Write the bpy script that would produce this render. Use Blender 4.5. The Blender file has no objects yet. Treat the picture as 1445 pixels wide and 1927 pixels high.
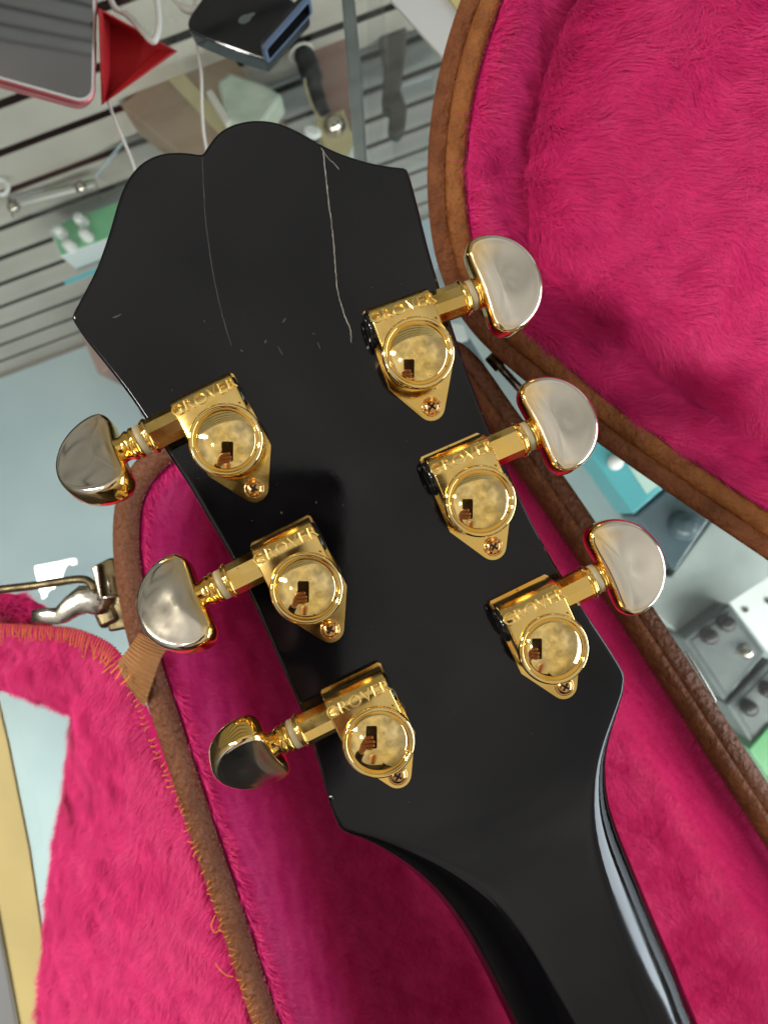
import bpy, bmesh, math, random
import numpy as np
from mathutils import Vector, Matrix

random.seed(7)
rng = np.random.default_rng(11)
SC = bpy.context.scene
COL = SC.collection
R = math.radians
MM = 0.001

# ------------------------------------------------------------------ camera
H = 0.40                       # camera height above the glass counter (m)
F = 1500.0                     # focal length in photograph pixels
CX, CY = 722.5, 963.5
cam_d = bpy.data.cameras.new('camera')
cam = bpy.data.objects.new('camera', cam_d)
COL.objects.link(cam)
cam.location = (0, 0, H)
cam_d.sensor_fit = 'VERTICAL'
cam_d.sensor_height = 36.0
cam_d.lens = F / 1927 * 36.0
cam_d.clip_start = 0.004
cam_d.clip_end = 50
cam_d.dof.use_dof = True
cam_d.dof.focus_distance = 0.186
cam_d.dof.aperture_fstop = 23
SC.camera = cam

# ------------------------------------------------------------------ room light
world = bpy.data.worlds.new('World')
SC.world = world
world.use_nodes = True
bg = world.node_tree.nodes['Background']
wt = world.node_tree
tcw = wt.nodes.new('ShaderNodeTexCoord')
sep = wt.nodes.new('ShaderNodeSeparateXYZ')
rampw = wt.nodes.new('ShaderNodeValToRGB')
wt.links.new(tcw.outputs['Generated'], sep.inputs[0])
wt.links.new(sep.outputs['Z'], rampw.inputs[0])
nzw = wt.nodes.new('ShaderNodeTexNoise')
nzw.inputs['Scale'].default_value = 3.2
nzw.inputs['Detail'].default_value = 3
mrw = wt.nodes.new('ShaderNodeMapRange')
mrw.inputs['From Min'].default_value = 0.3
mrw.inputs['From Max'].default_value = 0.7
mrw.inputs['To Min'].default_value = 0.52
mrw.inputs['To Max'].default_value = 1.22
mxw = wt.nodes.new('ShaderNodeMix')
mxw.data_type = 'RGBA'
mxw.blend_type = 'MULTIPLY'
mxw.inputs['Factor'].default_value = 1.0
wt.links.new(tcw.outputs['Generated'], nzw.inputs['Vector'])
wt.links.new(nzw.outputs[0], mrw.inputs['Value'])
wt.links.new(rampw.outputs[0], mxw.inputs['A'])
wt.links.new(mrw.outputs[0], mxw.inputs['B'])
wt.links.new(mxw.outputs['Result'], bg.inputs[0])
cr = rampw.color_ramp          # a shop interior: dim floor and walls, pale ceiling
cr.elements[0].position = 0.0
cr.elements[0].color = (0.16, 0.135, 0.11, 1)
cr.elements[1].position = 0.75
cr.elements[1].color = (0.78, 0.755, 0.71, 1)
bg.inputs[1].default_value = 0.72


def area(name, loc, target, sx, sy, power, color):
    l = bpy.data.lights.new(name, 'AREA')
    l.shape = 'RECTANGLE'
    l.size, l.size_y = sx, sy
    l.energy = power
    l.color = color
    o = bpy.data.objects.new(name, l)
    o.location = loc
    d = Vector(target) - Vector(loc)
    o.rotation_euler = d.to_track_quat('-Z', 'Y').to_euler()
    COL.objects.link(o)
    return o


area('shop_window_light', (2.6, -0.35, 0.62), (0, 0, 0.15), 2.5, 1.05, 58, (0.80, 0.91, 1.0))
area('ceiling_tube_light', (-2.15, 0.45, 1.80), (0, 0, 0.1), 0.20, 1.5, 104, (1.0, 0.93, 0.80))
area('ceiling_spot_light', (-1.12, -0.24, 2.35), (0, 0, 0.1), 0.13, 0.13, 5, (1.0, 0.97, 0.90))

# unseen fill lamp added under the front edge to brighten the counter inside
area('counter_fill_light', (0.17, -0.50, -0.035), (-0.05, 0.20, -0.85), 2.0, 0.04, 12.5, (1.0, 0.97, 0.91)).rotation_euler.rotate_axis('Z', 0.0)

SC.view_settings.view_transform = 'Standard'
SC.view_settings.look = 'None'
SC.view_settings.gamma = 1
SC.view_settings.exposure = 0.22
SC.view_settings.use_curve_mapping = False
SC.cycles.max_bounces = 10
SC.cycles.transparent_max_bounces = 16


# ------------------------------------------------------------------ helpers
def P(px, py, z=0.0):
    """photo pixel -> point at world height z"""
    k = (H - z) / F
    return Vector(((px - CX) * k, -(py - CY) * k, z))


def PL(px, py, o, n):
    """photo pixel -> point on the plane through o with normal n"""
    d = Vector(((px - CX) / F, -(py - CY) / F, -1.0))
    c = Vector((0, 0, H))
    t = (o - c).dot(n) / d.dot(n)
    return c + d * t


def catmull(pts, n=6, closed=False, corners=()):
    pts = [Vector(p) for p in pts]
    N = len(pts)
    out = []
    rngi = range(N if closed else N - 1)
    for i in rngi:
        p1, p2 = pts[i], pts[(i + 1) % N]
        p0 = pts[i - 1] if (closed or i > 0) else p1 + (p1 - p2)
        p3 = pts[(i + 2) % N] if (closed or i + 2 < N) else p2 + (p2 - p1)
        if i in corners:
            p0 = p1 + (p1 - p2)
        if (i + 1) % N in corners:
            p3 = p2 + (p2 - p1)
        for k in range(n):
            t = k / n
            out.append(0.5 * ((2 * p1) + (p2 - p0) * t + (2 * p0 - 5 * p1 + 4 * p2 - p3) * t * t + (3 * p1 - p0 - 3 * p2 + p3) * t ** 3))
    if not closed:
        out.append(pts[-1])
    return out


def new_obj(name, me, mats=None, parent=None, smooth=True):
    o = bpy.data.objects.new(name, me)
    COL.objects.link(o)
    if mats:
        for m in (mats if isinstance(mats, (list, tuple)) else [mats]):
            me.materials.append(m)
    if parent:
        o.parent = parent
    if smooth:
        me.polygons.foreach_set('use_smooth', [True] * len(me.polygons))
    return o


def mesh(name, verts, faces, mats=None, parent=None, smooth=True):
    me = bpy.data.meshes.new(name)
    me.from_pydata([tuple(v) for v in verts], [], faces)
    me.validate()
    bm = bmesh.new()
    bm.from_mesh(me)
    bmesh.ops.recalc_face_normals(bm, faces=bm.faces)
    bm.to_mesh(me)
    bm.free()
    return new_obj(name, me, mats, parent, smooth)


def from_bm(name, bm, mats=None, parent=None, smooth=False):
    me = bpy.data.meshes.new(name)
    bmesh.ops.recalc_face_normals(bm, faces=bm.faces)
    bm.to_mesh(me)
    bm.free()
    return new_obj(name, me, mats, parent, smooth)


def empty(name, loc=(0, 0, 0), parent=None):
    o = bpy.data.objects.new(name, None)
    o.location = loc
    o.empty_display_size = 0.01
    COL.objects.link(o)
    if parent:
        o.parent = parent
    return o


def tag(o, label, cat, group=None, kind=None):
    if label:
        o['label'] = label
    if cat:
        o['category'] = cat
    if group:
        o['group'] = group
    if kind:
        o['kind'] = kind
    return o


def lathe(prof, n=48, axis='Z', org=(0, 0, 0), bm=None, flat=False):
    """prof: list of (radius, height)"""
    own = bm is None
    bm = bm or bmesh.new()
    rings = []
    org = Vector(org)
    for r, h in prof:
        ring = []
        if r < 1e-7:
            q = Vector((0, 0, h)) if axis == 'Z' else Vector((h, 0, 0))
            ring = [bm.verts.new(org + q)]
        else:
            for i in range(n):
                a = 2 * math.pi * (i + 0.5) / n
                q = Vector((r * math.cos(a), r * math.sin(a), h)) if axis == 'Z' else Vector((h, r * math.cos(a), r * math.sin(a)))
                ring.append(bm.verts.new(org + q))
        rings.append(ring)
    for a, b in zip(rings[:-1], rings[1:]):
        for i in range(n):
            j = (i + 1) % n
            if len(a) == 1 and len(b) == 1:
                continue
            if len(a) == 1:
                f = bm.faces.new((a[0], b[i], b[j]))
            elif len(b) == 1:
                f = bm.faces.new((a[i], a[j], b[0]))
            else:
                f = bm.faces.new((a[i], a[j], b[j], b[i]))
            f.smooth = not flat
    return bm


def add_box(bm, c, s, rot=None, bevel=0.0):
    r = bmesh.ops.create_cube(bm, size=1.0)
    M = Matrix.Translation(Vector(c)) @ (rot.to_4x4() if rot else Matrix.Identity(4)) @ Matrix.Diagonal((s[0], s[1], s[2], 1))
    bmesh.ops.transform(bm, matrix=M, verts=r['verts'])
    if bevel > 0:
        es = list({e for v in r['verts'] for e in v.link_edges})
        bmesh.ops.bevel(bm, geom=es, offset=bevel, segments=2, affect='EDGES', profile=0.5)
    return bm


def prism(name, pts, height, mats, parent=None, bevel=0.0, down=None, seg=2):
    """closed polygon of top points extruded down by height"""
    bm = bmesh.new()
    d = down or Vector((0, 0, -1))
    top = [bm.verts.new(p) for p in pts]
    bot = [bm.verts.new(Vector(p) + d * height) for p in pts]
    bm.faces.new(top)
    bm.faces.new(list(reversed(bot)))
    n = len(pts)
    for i in range(n):
        bm.faces.new((top[i], bot[i], bot[(i + 1) % n], top[(i + 1) % n]))
    bmesh.ops.recalc_face_normals(bm, faces=bm.faces)
    if bevel > 0:
        bmesh.ops.bevel(bm, geom=list(bm.edges), offset=bevel, segments=seg, affect='EDGES', profile=0.5)
    return from_bm(name, bm, mats, parent)


def tube_mesh(bm, pts, r, n=6, closed=False, cap=True):
    """round tube along a polyline; r may be a list"""
    pts = [Vector(p) for p in pts]
    N = len(pts)
    rings = []
    up = Vector((0, 0, 1))
    prev = None
    for i, p in enumerate(pts):
        t = (pts[(i + 1) % N] if (closed or i + 1 < N) else p) - (pts[i - 1] if (closed or i > 0) else p)
        t.normalize()
        if prev is None:
            a = t.cross(up)
            if a.length < 1e-3:
                a = t.cross(Vector((1, 0, 0)))
        else:
            a = prev - t * prev.dot(t)
        a.normalize()
        prev = a
        b = t.cross(a)
        rr = r[i] if isinstance(r, (list, tuple)) else r
        rings.append([bm.verts.new(p + a * (rr * math.cos(2 * math.pi * k / n)) + b * (rr * math.sin(2 * math.pi * k / n))) for k in range(n)])
    m = N if closed else N - 1
    for i in range(m):
        A, B = rings[i], rings[(i + 1) % N]
        for k in range(n):
            f = bm.faces.new((A[k], A[(k + 1) % n], B[(k + 1) % n], B[k]))
            f.smooth = True
    if cap and not closed:
        bm.faces.new(list(reversed(rings[0])))
        bm.faces.new(rings[-1])
    return bm


def sweep(name, path, outs, up, prof, mats, parent=None, closed=True):
    verts, faces = [], []
    k = len(prof)
    ups = up if isinstance(up, list) else [up] * len(path)
    for p, o, u in zip(path, outs, ups):
        for a, b in prof:
            verts.append(p + o * a + u * b)
    n = len(path)
    for i in range(n if closed else n - 1):
        j = (i + 1) % n
        for q in range(k - 1):
            faces.append((i * k + q, j * k + q, j * k + q + 1, i * k + q + 1))
    return mesh(name, verts, faces, mats, parent)


def outs_of(path, up, closed=True):
    n = len(path)
    c = sum(path, Vector()) / n
    res = []
    for i in range(n):
        t = path[(i + 1) % n] - path[i - 1] if closed else path[min(i + 1, n - 1)] - path[max(i - 1, 0)]
        res.append(t.cross(up).normalized())
    # orient outward by signed area
    s = sum(((path[i] - c).cross(path[(i + 1) % n] - c)).dot(up) for i in range(n))
    if s < 0:
        res = [-r for r in res]
    return res


def resample(path, step, closed=True):
    pts = path + [path[0]] if closed else path
    d = [0.0]
    for a, b in zip(pts[:-1], pts[1:]):
        d.append(d[-1] + (b - a).length)
    n = max(3, int(d[-1] / step))
    out = []
    j = 0
    for i in range(n if closed else n + 1):
        s = d[-1] * i / n
        while j < len(d) - 2 and d[j + 1] < s:
            j += 1
        t = (s - d[j]) / max(1e-9, d[j + 1] - d[j])
        out.append(pts[j].lerp(pts[j + 1], t))
    return out


# ------------------------------------------------------------------ materials
def mat(name, col, rough=0.5, metal=0.0, spec=0.5, col2=None, nscale=60.0, ndet=4, bump=0.0, bscale=200.0, rough2=None,
        sheen=0.0, coat=0.0, bdist=0.0005, voronoi=False, stretch=None, coords='Object'):
    m = bpy.data.materials.new(name)
    m.use_nodes = True
    nt = m.node_tree
    b = nt.nodes['Principled BSDF']
    b.inputs['Base Color'].default_value = (*col, 1)
    b.inputs['Roughness'].default_value = rough
    b.inputs['Metallic'].default_value = metal
    b.inputs['Specular IOR Level'].default_value = spec
    if sheen:
        b.inputs['Sheen Weight'].default_value = sheen
        b.inputs['Sheen Roughness'].default_value = 0.5
        b.inputs['Sheen Tint'].default_value = (*col, 1)
    if coat:
        b.inputs['Coat Weight'].default_value = coat
        b.inputs['Coat Roughness'].default_value = 0.04
    tc = nt.nodes.new('ShaderNodeTexCoord')
    src = tc.outputs[coords]
    if stretch:
        mp = nt.nodes.new('ShaderNodeMapping')
        mp.inputs['Scale'].default_value = stretch
        nt.links.new(src, mp.inputs[0])
        src = mp.outputs[0]
    if col2 or rough2 is not None:
        nz = nt.nodes.new('ShaderNodeTexNoise')
        nz.inputs['Scale'].default_value = nscale
        nz.inputs['Detail'].default_value = ndet
        nt.links.new(src, nz.inputs['Vector'])
        ramp = nt.nodes.new('ShaderNodeMapRange')
        ramp.inputs['From Min'].default_value = 0.35
        ramp.inputs['From Max'].default_value = 0.65
        nt.links.new(nz.outputs[0], ramp.inputs['Value'])
        if col2:
            mx = nt.nodes.new('ShaderNodeMix')
            mx.data_type = 'RGBA'
            mx.inputs['A'].default_value = (*col, 1)
            mx.inputs['B'].default_value = (*col2, 1)
            nt.links.new(ramp.outputs[0], mx.inputs['Factor'])
            nt.links.new(mx.outputs['Result'], b.inputs['Base Color'])
        if rough2 is not None:
            mr = nt.nodes.new('ShaderNodeMapRange')
            mr.inputs['To Min'].default_value = rough
            mr.inputs['To Max'].default_value = rough2
            nt.links.new(ramp.outputs[0], mr.inputs['Value'])
            nt.links.new(mr.outputs[0], b.inputs['Roughness'])
    if bump > 0:
        if voronoi:
            tx = nt.nodes.new('ShaderNodeTexVoronoi')
            tx.feature = 'SMOOTH_F1'
            tx.inputs['Scale'].default_value = bscale
            nt.links.new(src, tx.inputs['Vector'])
            o = tx.outputs['Distance']
        else:
            tx = nt.nodes.new('ShaderNodeTexNoise')
            tx.inputs['Scale'].default_value = bscale
            tx.inputs['Detail'].default_value = 4
            nt.links.new(src, tx.inputs['Vector'])
            o = tx.outputs[0]
        bp = nt.nodes.new('ShaderNodeBump')
        bp.inputs['Strength'].default_value = bump
        bp.inputs['Distance'].default_value = bdist
        if voronoi:
            bp.invert = True
        nt.links.new(o, bp.inputs['Height'])
        nt.links.new(bp.outputs[0], b.inputs['Normal'])
    return m


M = {}
M['lacquer'] = mat('black_lacquer', (0.0022, 0.0020, 0.0028), 0.03, rough2=0.16, nscale=32, ndet=8, spec=0.42, bump=0.03, bscale=420, bdist=0.0002)
M['gold'] = mat('gold_plate', (0.95, 0.60, 0.145), 0.08, 1.0, rough2=0.24, nscale=160, ndet=8, col2=(0.90, 0.64, 0.23), bump=0.03, bscale=1200, bdist=0.0001)
M['gold_dome'] = mat('gold_dome', (0.96, 0.65, 0.19), 0.025, 1.0, rough2=0.10, nscale=110, ndet=8, col2=(0.92, 0.72, 0.36), bump=0.01, bscale=700, bdist=0.0001)
def spots(m, col, scale, thr):
    """rare dark pits of tarnish"""
    nt = m.node_tree
    b = nt.nodes['Principled BSDF']
    src = b.inputs['Base Color'].links[0].from_socket
    tc = nt.nodes.new('ShaderNodeTexCoord')
    nz = nt.nodes.new('ShaderNodeTexNoise')
    nz.inputs['Scale'].default_value = scale
    nz.inputs['Detail'].default_value = 2
    nt.links.new(tc.outputs['Object'], nz.inputs['Vector'])
    mr = nt.nodes.new('ShaderNodeMapRange')
    mr.inputs['From Min'].default_value = thr
    mr.inputs['From Max'].default_value = thr + 0.03
    nt.links.new(nz.outputs[0], mr.inputs['Value'])
    mx = nt.nodes.new('ShaderNodeMix')
    mx.data_type = 'RGBA'
    mx.inputs['B'].default_value = (*col, 1)
    nt.links.new(mr.outputs[0], mx.inputs['Factor'])
    nt.links.new(src, mx.inputs['A'])
    nt.links.new(mx.outputs['Result'], b.inputs['Base Color'])


spots(M['gold_dome'], (0.16, 0.08, 0.02), 900, 0.735)
spots(M['gold'], (0.30, 0.15, 0.03), 700, 0.72)
M['gold_text'] = mat('gold_lettering', (0.98, 0.70, 0.24), 0.28, 1.0)
M['gold_dark'] = mat('gold_screw', (0.72, 0.40, 0.14), 0.16, 1.0)
M['cross_shade'] = mat('screw_cross_shade', (0.03, 0.014, 0.008), 0.4, 0.6)
M['endcap'] = mat('black_end_cap', (0.006, 0.006, 0.006), 0.12)
M['nylon'] = mat('cream_nylon', (0.38, 0.32, 0.19), 0.45)
M['leather'] = mat('brown_leather', (0.165, 0.056, 0.022), 0.42, col2=(0.215, 0.077, 0.032), nscale=60, bump=1.0, bscale=420, bdist=0.0022, spec=0.35)
M['leather_o'] = mat('tan_leather', (0.33, 0.118, 0.030), 0.52, col2=(0.24, 0.078, 0.020), nscale=140, bump=1.0, bscale=380, bdist=0.0020, spec=0.25)
M['leather_d'] = mat('dark_leather', (0.235, 0.078, 0.026), 0.55, col2=(0.165, 0.052, 0.018), nscale=150, bump=1.0, bscale=420, bdist=0.0018, spec=0.22)
M['pink_back'] = mat('magenta_backing', (0.50, 0.012, 0.13), 0.9, spec=0.1)
M['thread'] = mat('orange_thread', (0.82, 0.27, 0.035), 0.6)
M['fringe'] = mat('fringe_thread', (0.66, 0.30, 0.38), 0.8)
M['nickel'] = mat('aged_nickel', (0.62, 0.58, 0.50), 0.16, 1.0, rough2=0.32, nscale=300, bump=0.06, bscale=500, bdist=0.0002)
M['brass_old'] = mat('old_brass', (0.30, 0.24, 0.13), 0.25, 1.0, rough2=0.45, nscale=200, col2=(0.09, 0.07, 0.04))
M['catch_dark'] = mat('catch_inside_shade', (0.075, 0.058, 0.030), 0.3, 1.0, rough2=0.5, nscale=200)  # dark metal painted for the shaded inside of the open catch
M['white_pl'] = mat('white_plastic', (0.78, 0.80, 0.80), 0.35)
M['black_pl'] = mat('black_plastic', (0.018, 0.018, 0.020), 0.35)
M['slat'] = mat('grey_slat_board', (0.50, 0.475, 0.42), 0.55, col2=(0.42, 0.40, 0.355), nscale=8, bump=0.1, bscale=60)
M['groove'] = mat('slat_groove_shade', (0.008, 0.007, 0.006), 0.9, spec=.05)  # near black, stands in for the shade deep in the grooves
M['cfloor'] = mat('case_floor_grey', (0.42, 0.53, 0.58), 0.5, col2=(0.50, 0.60, 0.63), nscale=5)
M['shelf'] = mat('pale_shelf', (0.36, 0.43, 0.44), 0.4, col2=(0.28, 0.34, 0.36), nscale=9)
M['alu'] = mat('grey_aluminium', (0.42, 0.43, 0.44), 0.35, 0.8)
M['yellow'] = mat('yellow_laminate', (0.72, 0.60, 0.26), 0.5, col2=(0.66, 0.55, 0.24), nscale=30)
M['paint_w'] = mat('white_board', (0.72, 0.73, 0.70), 0.5)


def glass_mat(name, tint, ior=1.5, rough=0.0, thin=True):
    m = bpy.data.materials.new(name)
    m.use_nodes = True
    nt = m.node_tree
    nt.nodes.clear()
    out = nt.nodes.new('ShaderNodeOutputMaterial')
    tr = nt.nodes.new('ShaderNodeBsdfTransparent')
    tr.inputs[0].default_value = (*tint, 1)
    gl = nt.nodes.new('ShaderNodeBsdfGlossy')
    gl.inputs['Roughness'].default_value = rough
    fr = nt.nodes.new('ShaderNodeFresnel')
    fr.inputs[0].default_value = ior
    mx = nt.nodes.new('ShaderNodeMixShader')
    nt.links.new(fr.outputs[0], mx.inputs[0])
    nt.links.new(tr.outputs[0], mx.inputs[1])
    nt.links.new(gl.outputs[0], mx.inputs[2])
    nt.links.new(mx.outputs[0], out.inputs[0])
    return m


M['glass'] = glass_mat('counter_glass', (0.95, 0.985, 0.97))
M['acrylic'] = glass_mat('clear_acrylic', (0.97, 0.965, 0.97), 1.49, 0.05)


def fur_mat(name, c1, c2):
    m = bpy.data.materials.new(name)
    m.use_nodes = True
    nt = m.node_tree
    b = nt.nodes['Principled BSDF']
    at = nt.nodes.new('ShaderNodeAttribute')
    at.attribute_name = 'tone'
    mx = nt.nodes.new('ShaderNodeMix')
    mx.data_type = 'RGBA'
    mx.inputs['A'].default_value = (*c1, 1)
    mx.inputs['B'].default_value = (*c2, 1)
    nt.links.new(at.outputs['Fac'], mx.inputs['Factor'])
    nt.links.new(mx.outputs['Result'], b.inputs['Base Color'])
    b.inputs['Roughness'].default_value = 0.55
    b.inputs['Specular IOR Level'].default_value = 0.25
    b.inputs['Sheen Weight'].default_value = 0.25
    b.inputs['Sheen Roughness'].default_value = 0.4
    b.inputs['Sheen Tint'].default_value = (1.0, 0.35, 0.55, 1)
    return m


M['fur'] = fur_mat('magenta_plush', (0.66, 0.016, 0.170), (0.90, 0.048, 0.265))


def knob_mat():
    m = mat('worn_gold_button', (0.93, 0.66, 0.235), 0.04, 1.0, rough2=0.20, nscale=90, ndet=8, bump=0.02, bscale=160, bdist=0.0004)
    nt = m.node_tree
    b = nt.nodes['Principled BSDF']
    at = nt.nodes.new('ShaderNodeAttribute')
    at.attribute_name = 'wear'
    nz = nt.nodes.new('ShaderNodeTexNoise')
    nz.inputs['Scale'].default_value = 75
    nz.inputs['Detail'].default_value = 7
    tc = nt.nodes.new('ShaderNodeTexCoord')
    nt.links.new(tc.outputs['Object'], nz.inputs['Vector'])
    ad = nt.nodes.new('ShaderNodeMath')
    ad.operation = 'ADD'
    nt.links.new(at.outputs['Fac'], ad.inputs[0])
    nt.links.new(nz.outputs[0], ad.inputs[1])
    mr = nt.nodes.new('ShaderNodeMapRange')
    mr.inputs['From Min'].default_value = 0.72
    mr.inputs['From Max'].default_value = 1.35
    nt.links.new(ad.outputs[0], mr.inputs['Value'])
    mx = nt.nodes.new('ShaderNodeMix')
    mx.data_type = 'RGBA'
    mx.inputs['A'].default_value = (0.95, 0.60, 0.15, 1)
    mx.inputs['B'].default_value = (0.80, 0.735, 0.61, 1)
    nt.links.new(mr.outputs[0], mx.inputs['Factor'])
    nt.links.new(mx.outputs['Result'], b.inputs['Base Color'])
    return m


M['button'] = knob_mat()


# ------------------------------------------------------------------ plush pile
def waves(n, lam, seed):
    r = np.random.default_rng(seed)
    k = r.normal(size=(n, 3))
    k /= np.linalg.norm(k, axis=1)[:, None]
    k *= (2 * np.pi / lam) * r.uniform(0.6, 1.6, (n, 1))
    ph = r.uniform(0, 2 * np.pi, n)
    return k, ph


def field(p, w):
    k, ph = w
    return np.sin(p @ k.T + ph).sum(1) / math.sqrt(len(ph) / 2)


def fur(name, src, dens, length, comb, parent, lean=0.75, width=0.00016, noise=(0.9, 0.6), keep=None, seed=1, skip=None):
    """strands of pile as one mesh growing from the faces of src (world space)"""
    me = src.data
    me.calc_loop_triangles()
    nv = len(me.vertices)
    co = np.empty(nv * 3)
    me.vertices.foreach_get('co', co)
    co = co.reshape(-1, 3)
    mw = np.array(src.matrix_world)
    co = co @ mw[:3, :3].T + mw[:3, 3]
    nt_ = len(me.loop_triangles)
    tri = np.empty(nt_ * 3, dtype=np.int32)
    me.loop_triangles.foreach_get('vertices', tri)
    tri = tri.reshape(-1, 3)
    vn = np.empty(nv * 3)
    me.vertices.foreach_get('normal', vn)
    vn = vn.reshape(-1, 3)
    a, b, c = co[tri[:, 0]], co[tri[:, 1]], co[tri[:, 2]]
    fn = np.cross(b - a, c - a)
    ar = np.linalg.norm(fn, axis=1) / 2
    if skip is not None:
        pi = np.empty(nt_, dtype=np.int32)
        me.loop_triangles.foreach_get('polygon_index', pi)
        ar = ar * ~skip(pi)
    r = np.random.default_rng(seed)
    N = int(ar.sum() * dens)
    idx = r.choice(nt_, N, p=ar / ar.sum())
    u, v = r.random(N), r.random(N)
    fl = u + v > 1
    u[fl], v[fl] = 1 - u[fl], 1 - v[fl]
    p = a[idx] + (b - a)[idx] * u[:, None] + (c - a)[idx] * v[:, None]
    n = vn[tri[idx, 0]] * (1 - u - v)[:, None] + vn[tri[idx, 1]] * u[:, None] + vn[tri[idx, 2]] * v[:, None]
    n /= np.linalg.norm(n, axis=1)[:, None] + 1e-12
    # only what this or a neighbouring viewpoint can see
    k = F / (H - p[:, 2])
    px = CX + p[:, 0] * k
    py = CY - p[:, 1] * k
    ok = (px > -160) & (px < 1605) & (py > -160) & (py < 2090)
    if keep is not None:
        ok &= keep(px, py, p)
    p, n = p[ok], n[ok]
    N = len(p)
    cd = np.broadcast_to(comb(p) if callable(comb) else np.array(comb), p.shape).astype(float).copy()
    w1 = [waves(10, 0.030, seed * 10 + i) for i in range(3)]
    w2 = [waves(14, 0.009, seed * 10 + 5 + i) for i in range(3)]
    w3 = [waves(14, 0.0032, seed * 10 + 8 + i) for i in range(3)]
    nz = np.stack([field(p, w) for w in w1], 1) * noise[0] + np.stack([field(p, w) for w in w2], 1) * noise[1] + np.stack([field(p, w) for w in w3], 1) * noise[1] * 0.25
    d = cd + nz * 0.5 + r.normal(size=p.shape) * 0.22
    d -= n * (d * n).sum(1)[:, None]
    d /= np.linalg.norm(d, axis=1)[:, None] + 1e-9
    ln = lean + 0.05 * field(p, waves(12, 0.012, seed + 77)) + r.normal(size=N) * 0.07
    ln = np.clip(ln, 0.2, 0.97)
    up = np.sqrt(1 - ln ** 2)
    L = length * (0.75 + 0.5 * r.random(N)) * (1 + 0.07 * field(p, waves(10, 0.018, seed + 33)))
    mid = p + (d * (ln * 0.7)[:, None] + n * (up * 1.25)[:, None]) * (L * 0.5)[:, None]
    tip = mid + (d * (ln * 1.2)[:, None] + n * (up * 0.55)[:, None]) * (L * 0.5)[:, None]
    side = np.cross(d, n)
    side /= np.linalg.norm(side, axis=1)[:, None] + 1e-9
    w = (width * (0.7 + 0.6 * r.random(N)))[:, None]
    V = np.empty((N, 5, 3))
    V[:, 0] = p - side * w * 0.5
    V[:, 1] = p + side * w * 0.5
    V[:, 2] = mid + side * w * 0.45
    V[:, 3] = mid - side * w * 0.45
    V[:, 4] = tip
    base = (np.arange(N) * 5)[:, None]
    quads = np.concatenate([base, base + 1, base + 2, base + 3], 1)
    tris = np.concatenate([base + 3, base + 2, base + 4], 1)
    loops = np.concatenate([quads, tris], 1).ravel().astype(np.int32)
    m2 = bpy.data.meshes.new(name)
    m2.vertices.add(N * 5)
    m2.vertices.foreach_set('co', V.ravel())
    m2.loops.add(N * 7)
    m2.loops.foreach_set('vertex_index', loops)
    m2.polygons.add(N * 2)
    ls = np.empty((N, 2), dtype=np.int32)
    ls[:, 0] = np.arange(N) * 7
    ls[:, 1] = np.arange(N) * 7 + 4
    m2.polygons.foreach_set('loop_start', ls.ravel())
    m2.update(calc_edges=True)
    tone = np.clip(0.5 + 0.10 * field(p, waves(12, 0.016, seed + 91)) + r.normal(size=N) * 0.25, 0, 1)
    at = m2.attributes.new('tone', 'FLOAT', 'POINT')
    at.data.foreach_set('value', np.repeat(tone, 5))
    o = new_obj(name, m2, M['fur'], None)
    o['kind'] = 'stuff'
    if parent:
        o.parent = parent
        bpy.context.view_layer.update()
        o.matrix_parent_inverse = parent.matrix_world.inverted()
    return o


#@@SETTING
# ------------------------------------------------------------------ the glass display counter
counter = empty('display_counter', (0, 0, -1.05))
tag(counter, 'glass topped display counter under the guitar case', 'counter')


def wl(o, parent):
    """parent an object built in world coordinates"""
    o.parent = parent
    bpy.context.view_layer.update()
    o.matrix_parent_inverse = parent.matrix_world.inverted()
    bpy.context.view_layer.update()
    return o


# wall of slats behind: direction in plan and distance
WA = R(20.5)
WD = Vector((math.cos(WA), math.sin(WA), 0))
WN = Vector((-math.sin(WA), math.cos(WA), 0))
WY = 0.476


def wallpt(s, d, z):
    return WD * s + WN * d + Vector((0, 0, z))


ROTW = Matrix.Rotation(WA, 3, 'Z')
bm = bmesh.new()
g = [wallpt(-1.3, WY - 0.004, -0.006), wallpt(1.5, WY - 0.004, -0.006), wallpt(1.5, -0.75, -0.006), wallpt(-1.3, -0.75, -0.006)]
wl(prism('glass_top', [p + Vector((0, 0, 0.006)) for p in g], 0.006, M['glass']), counter)
wl(prism('case_floor', [wallpt(-1.3, WY - 0.004, -1.05), wallpt(1.5, WY - 0.004, -1.05), wallpt(1.5, -0.75, -1.05), wallpt(-1.3, -0.75, -1.05)], 0.02, M['cfloor']), counter)

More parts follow.
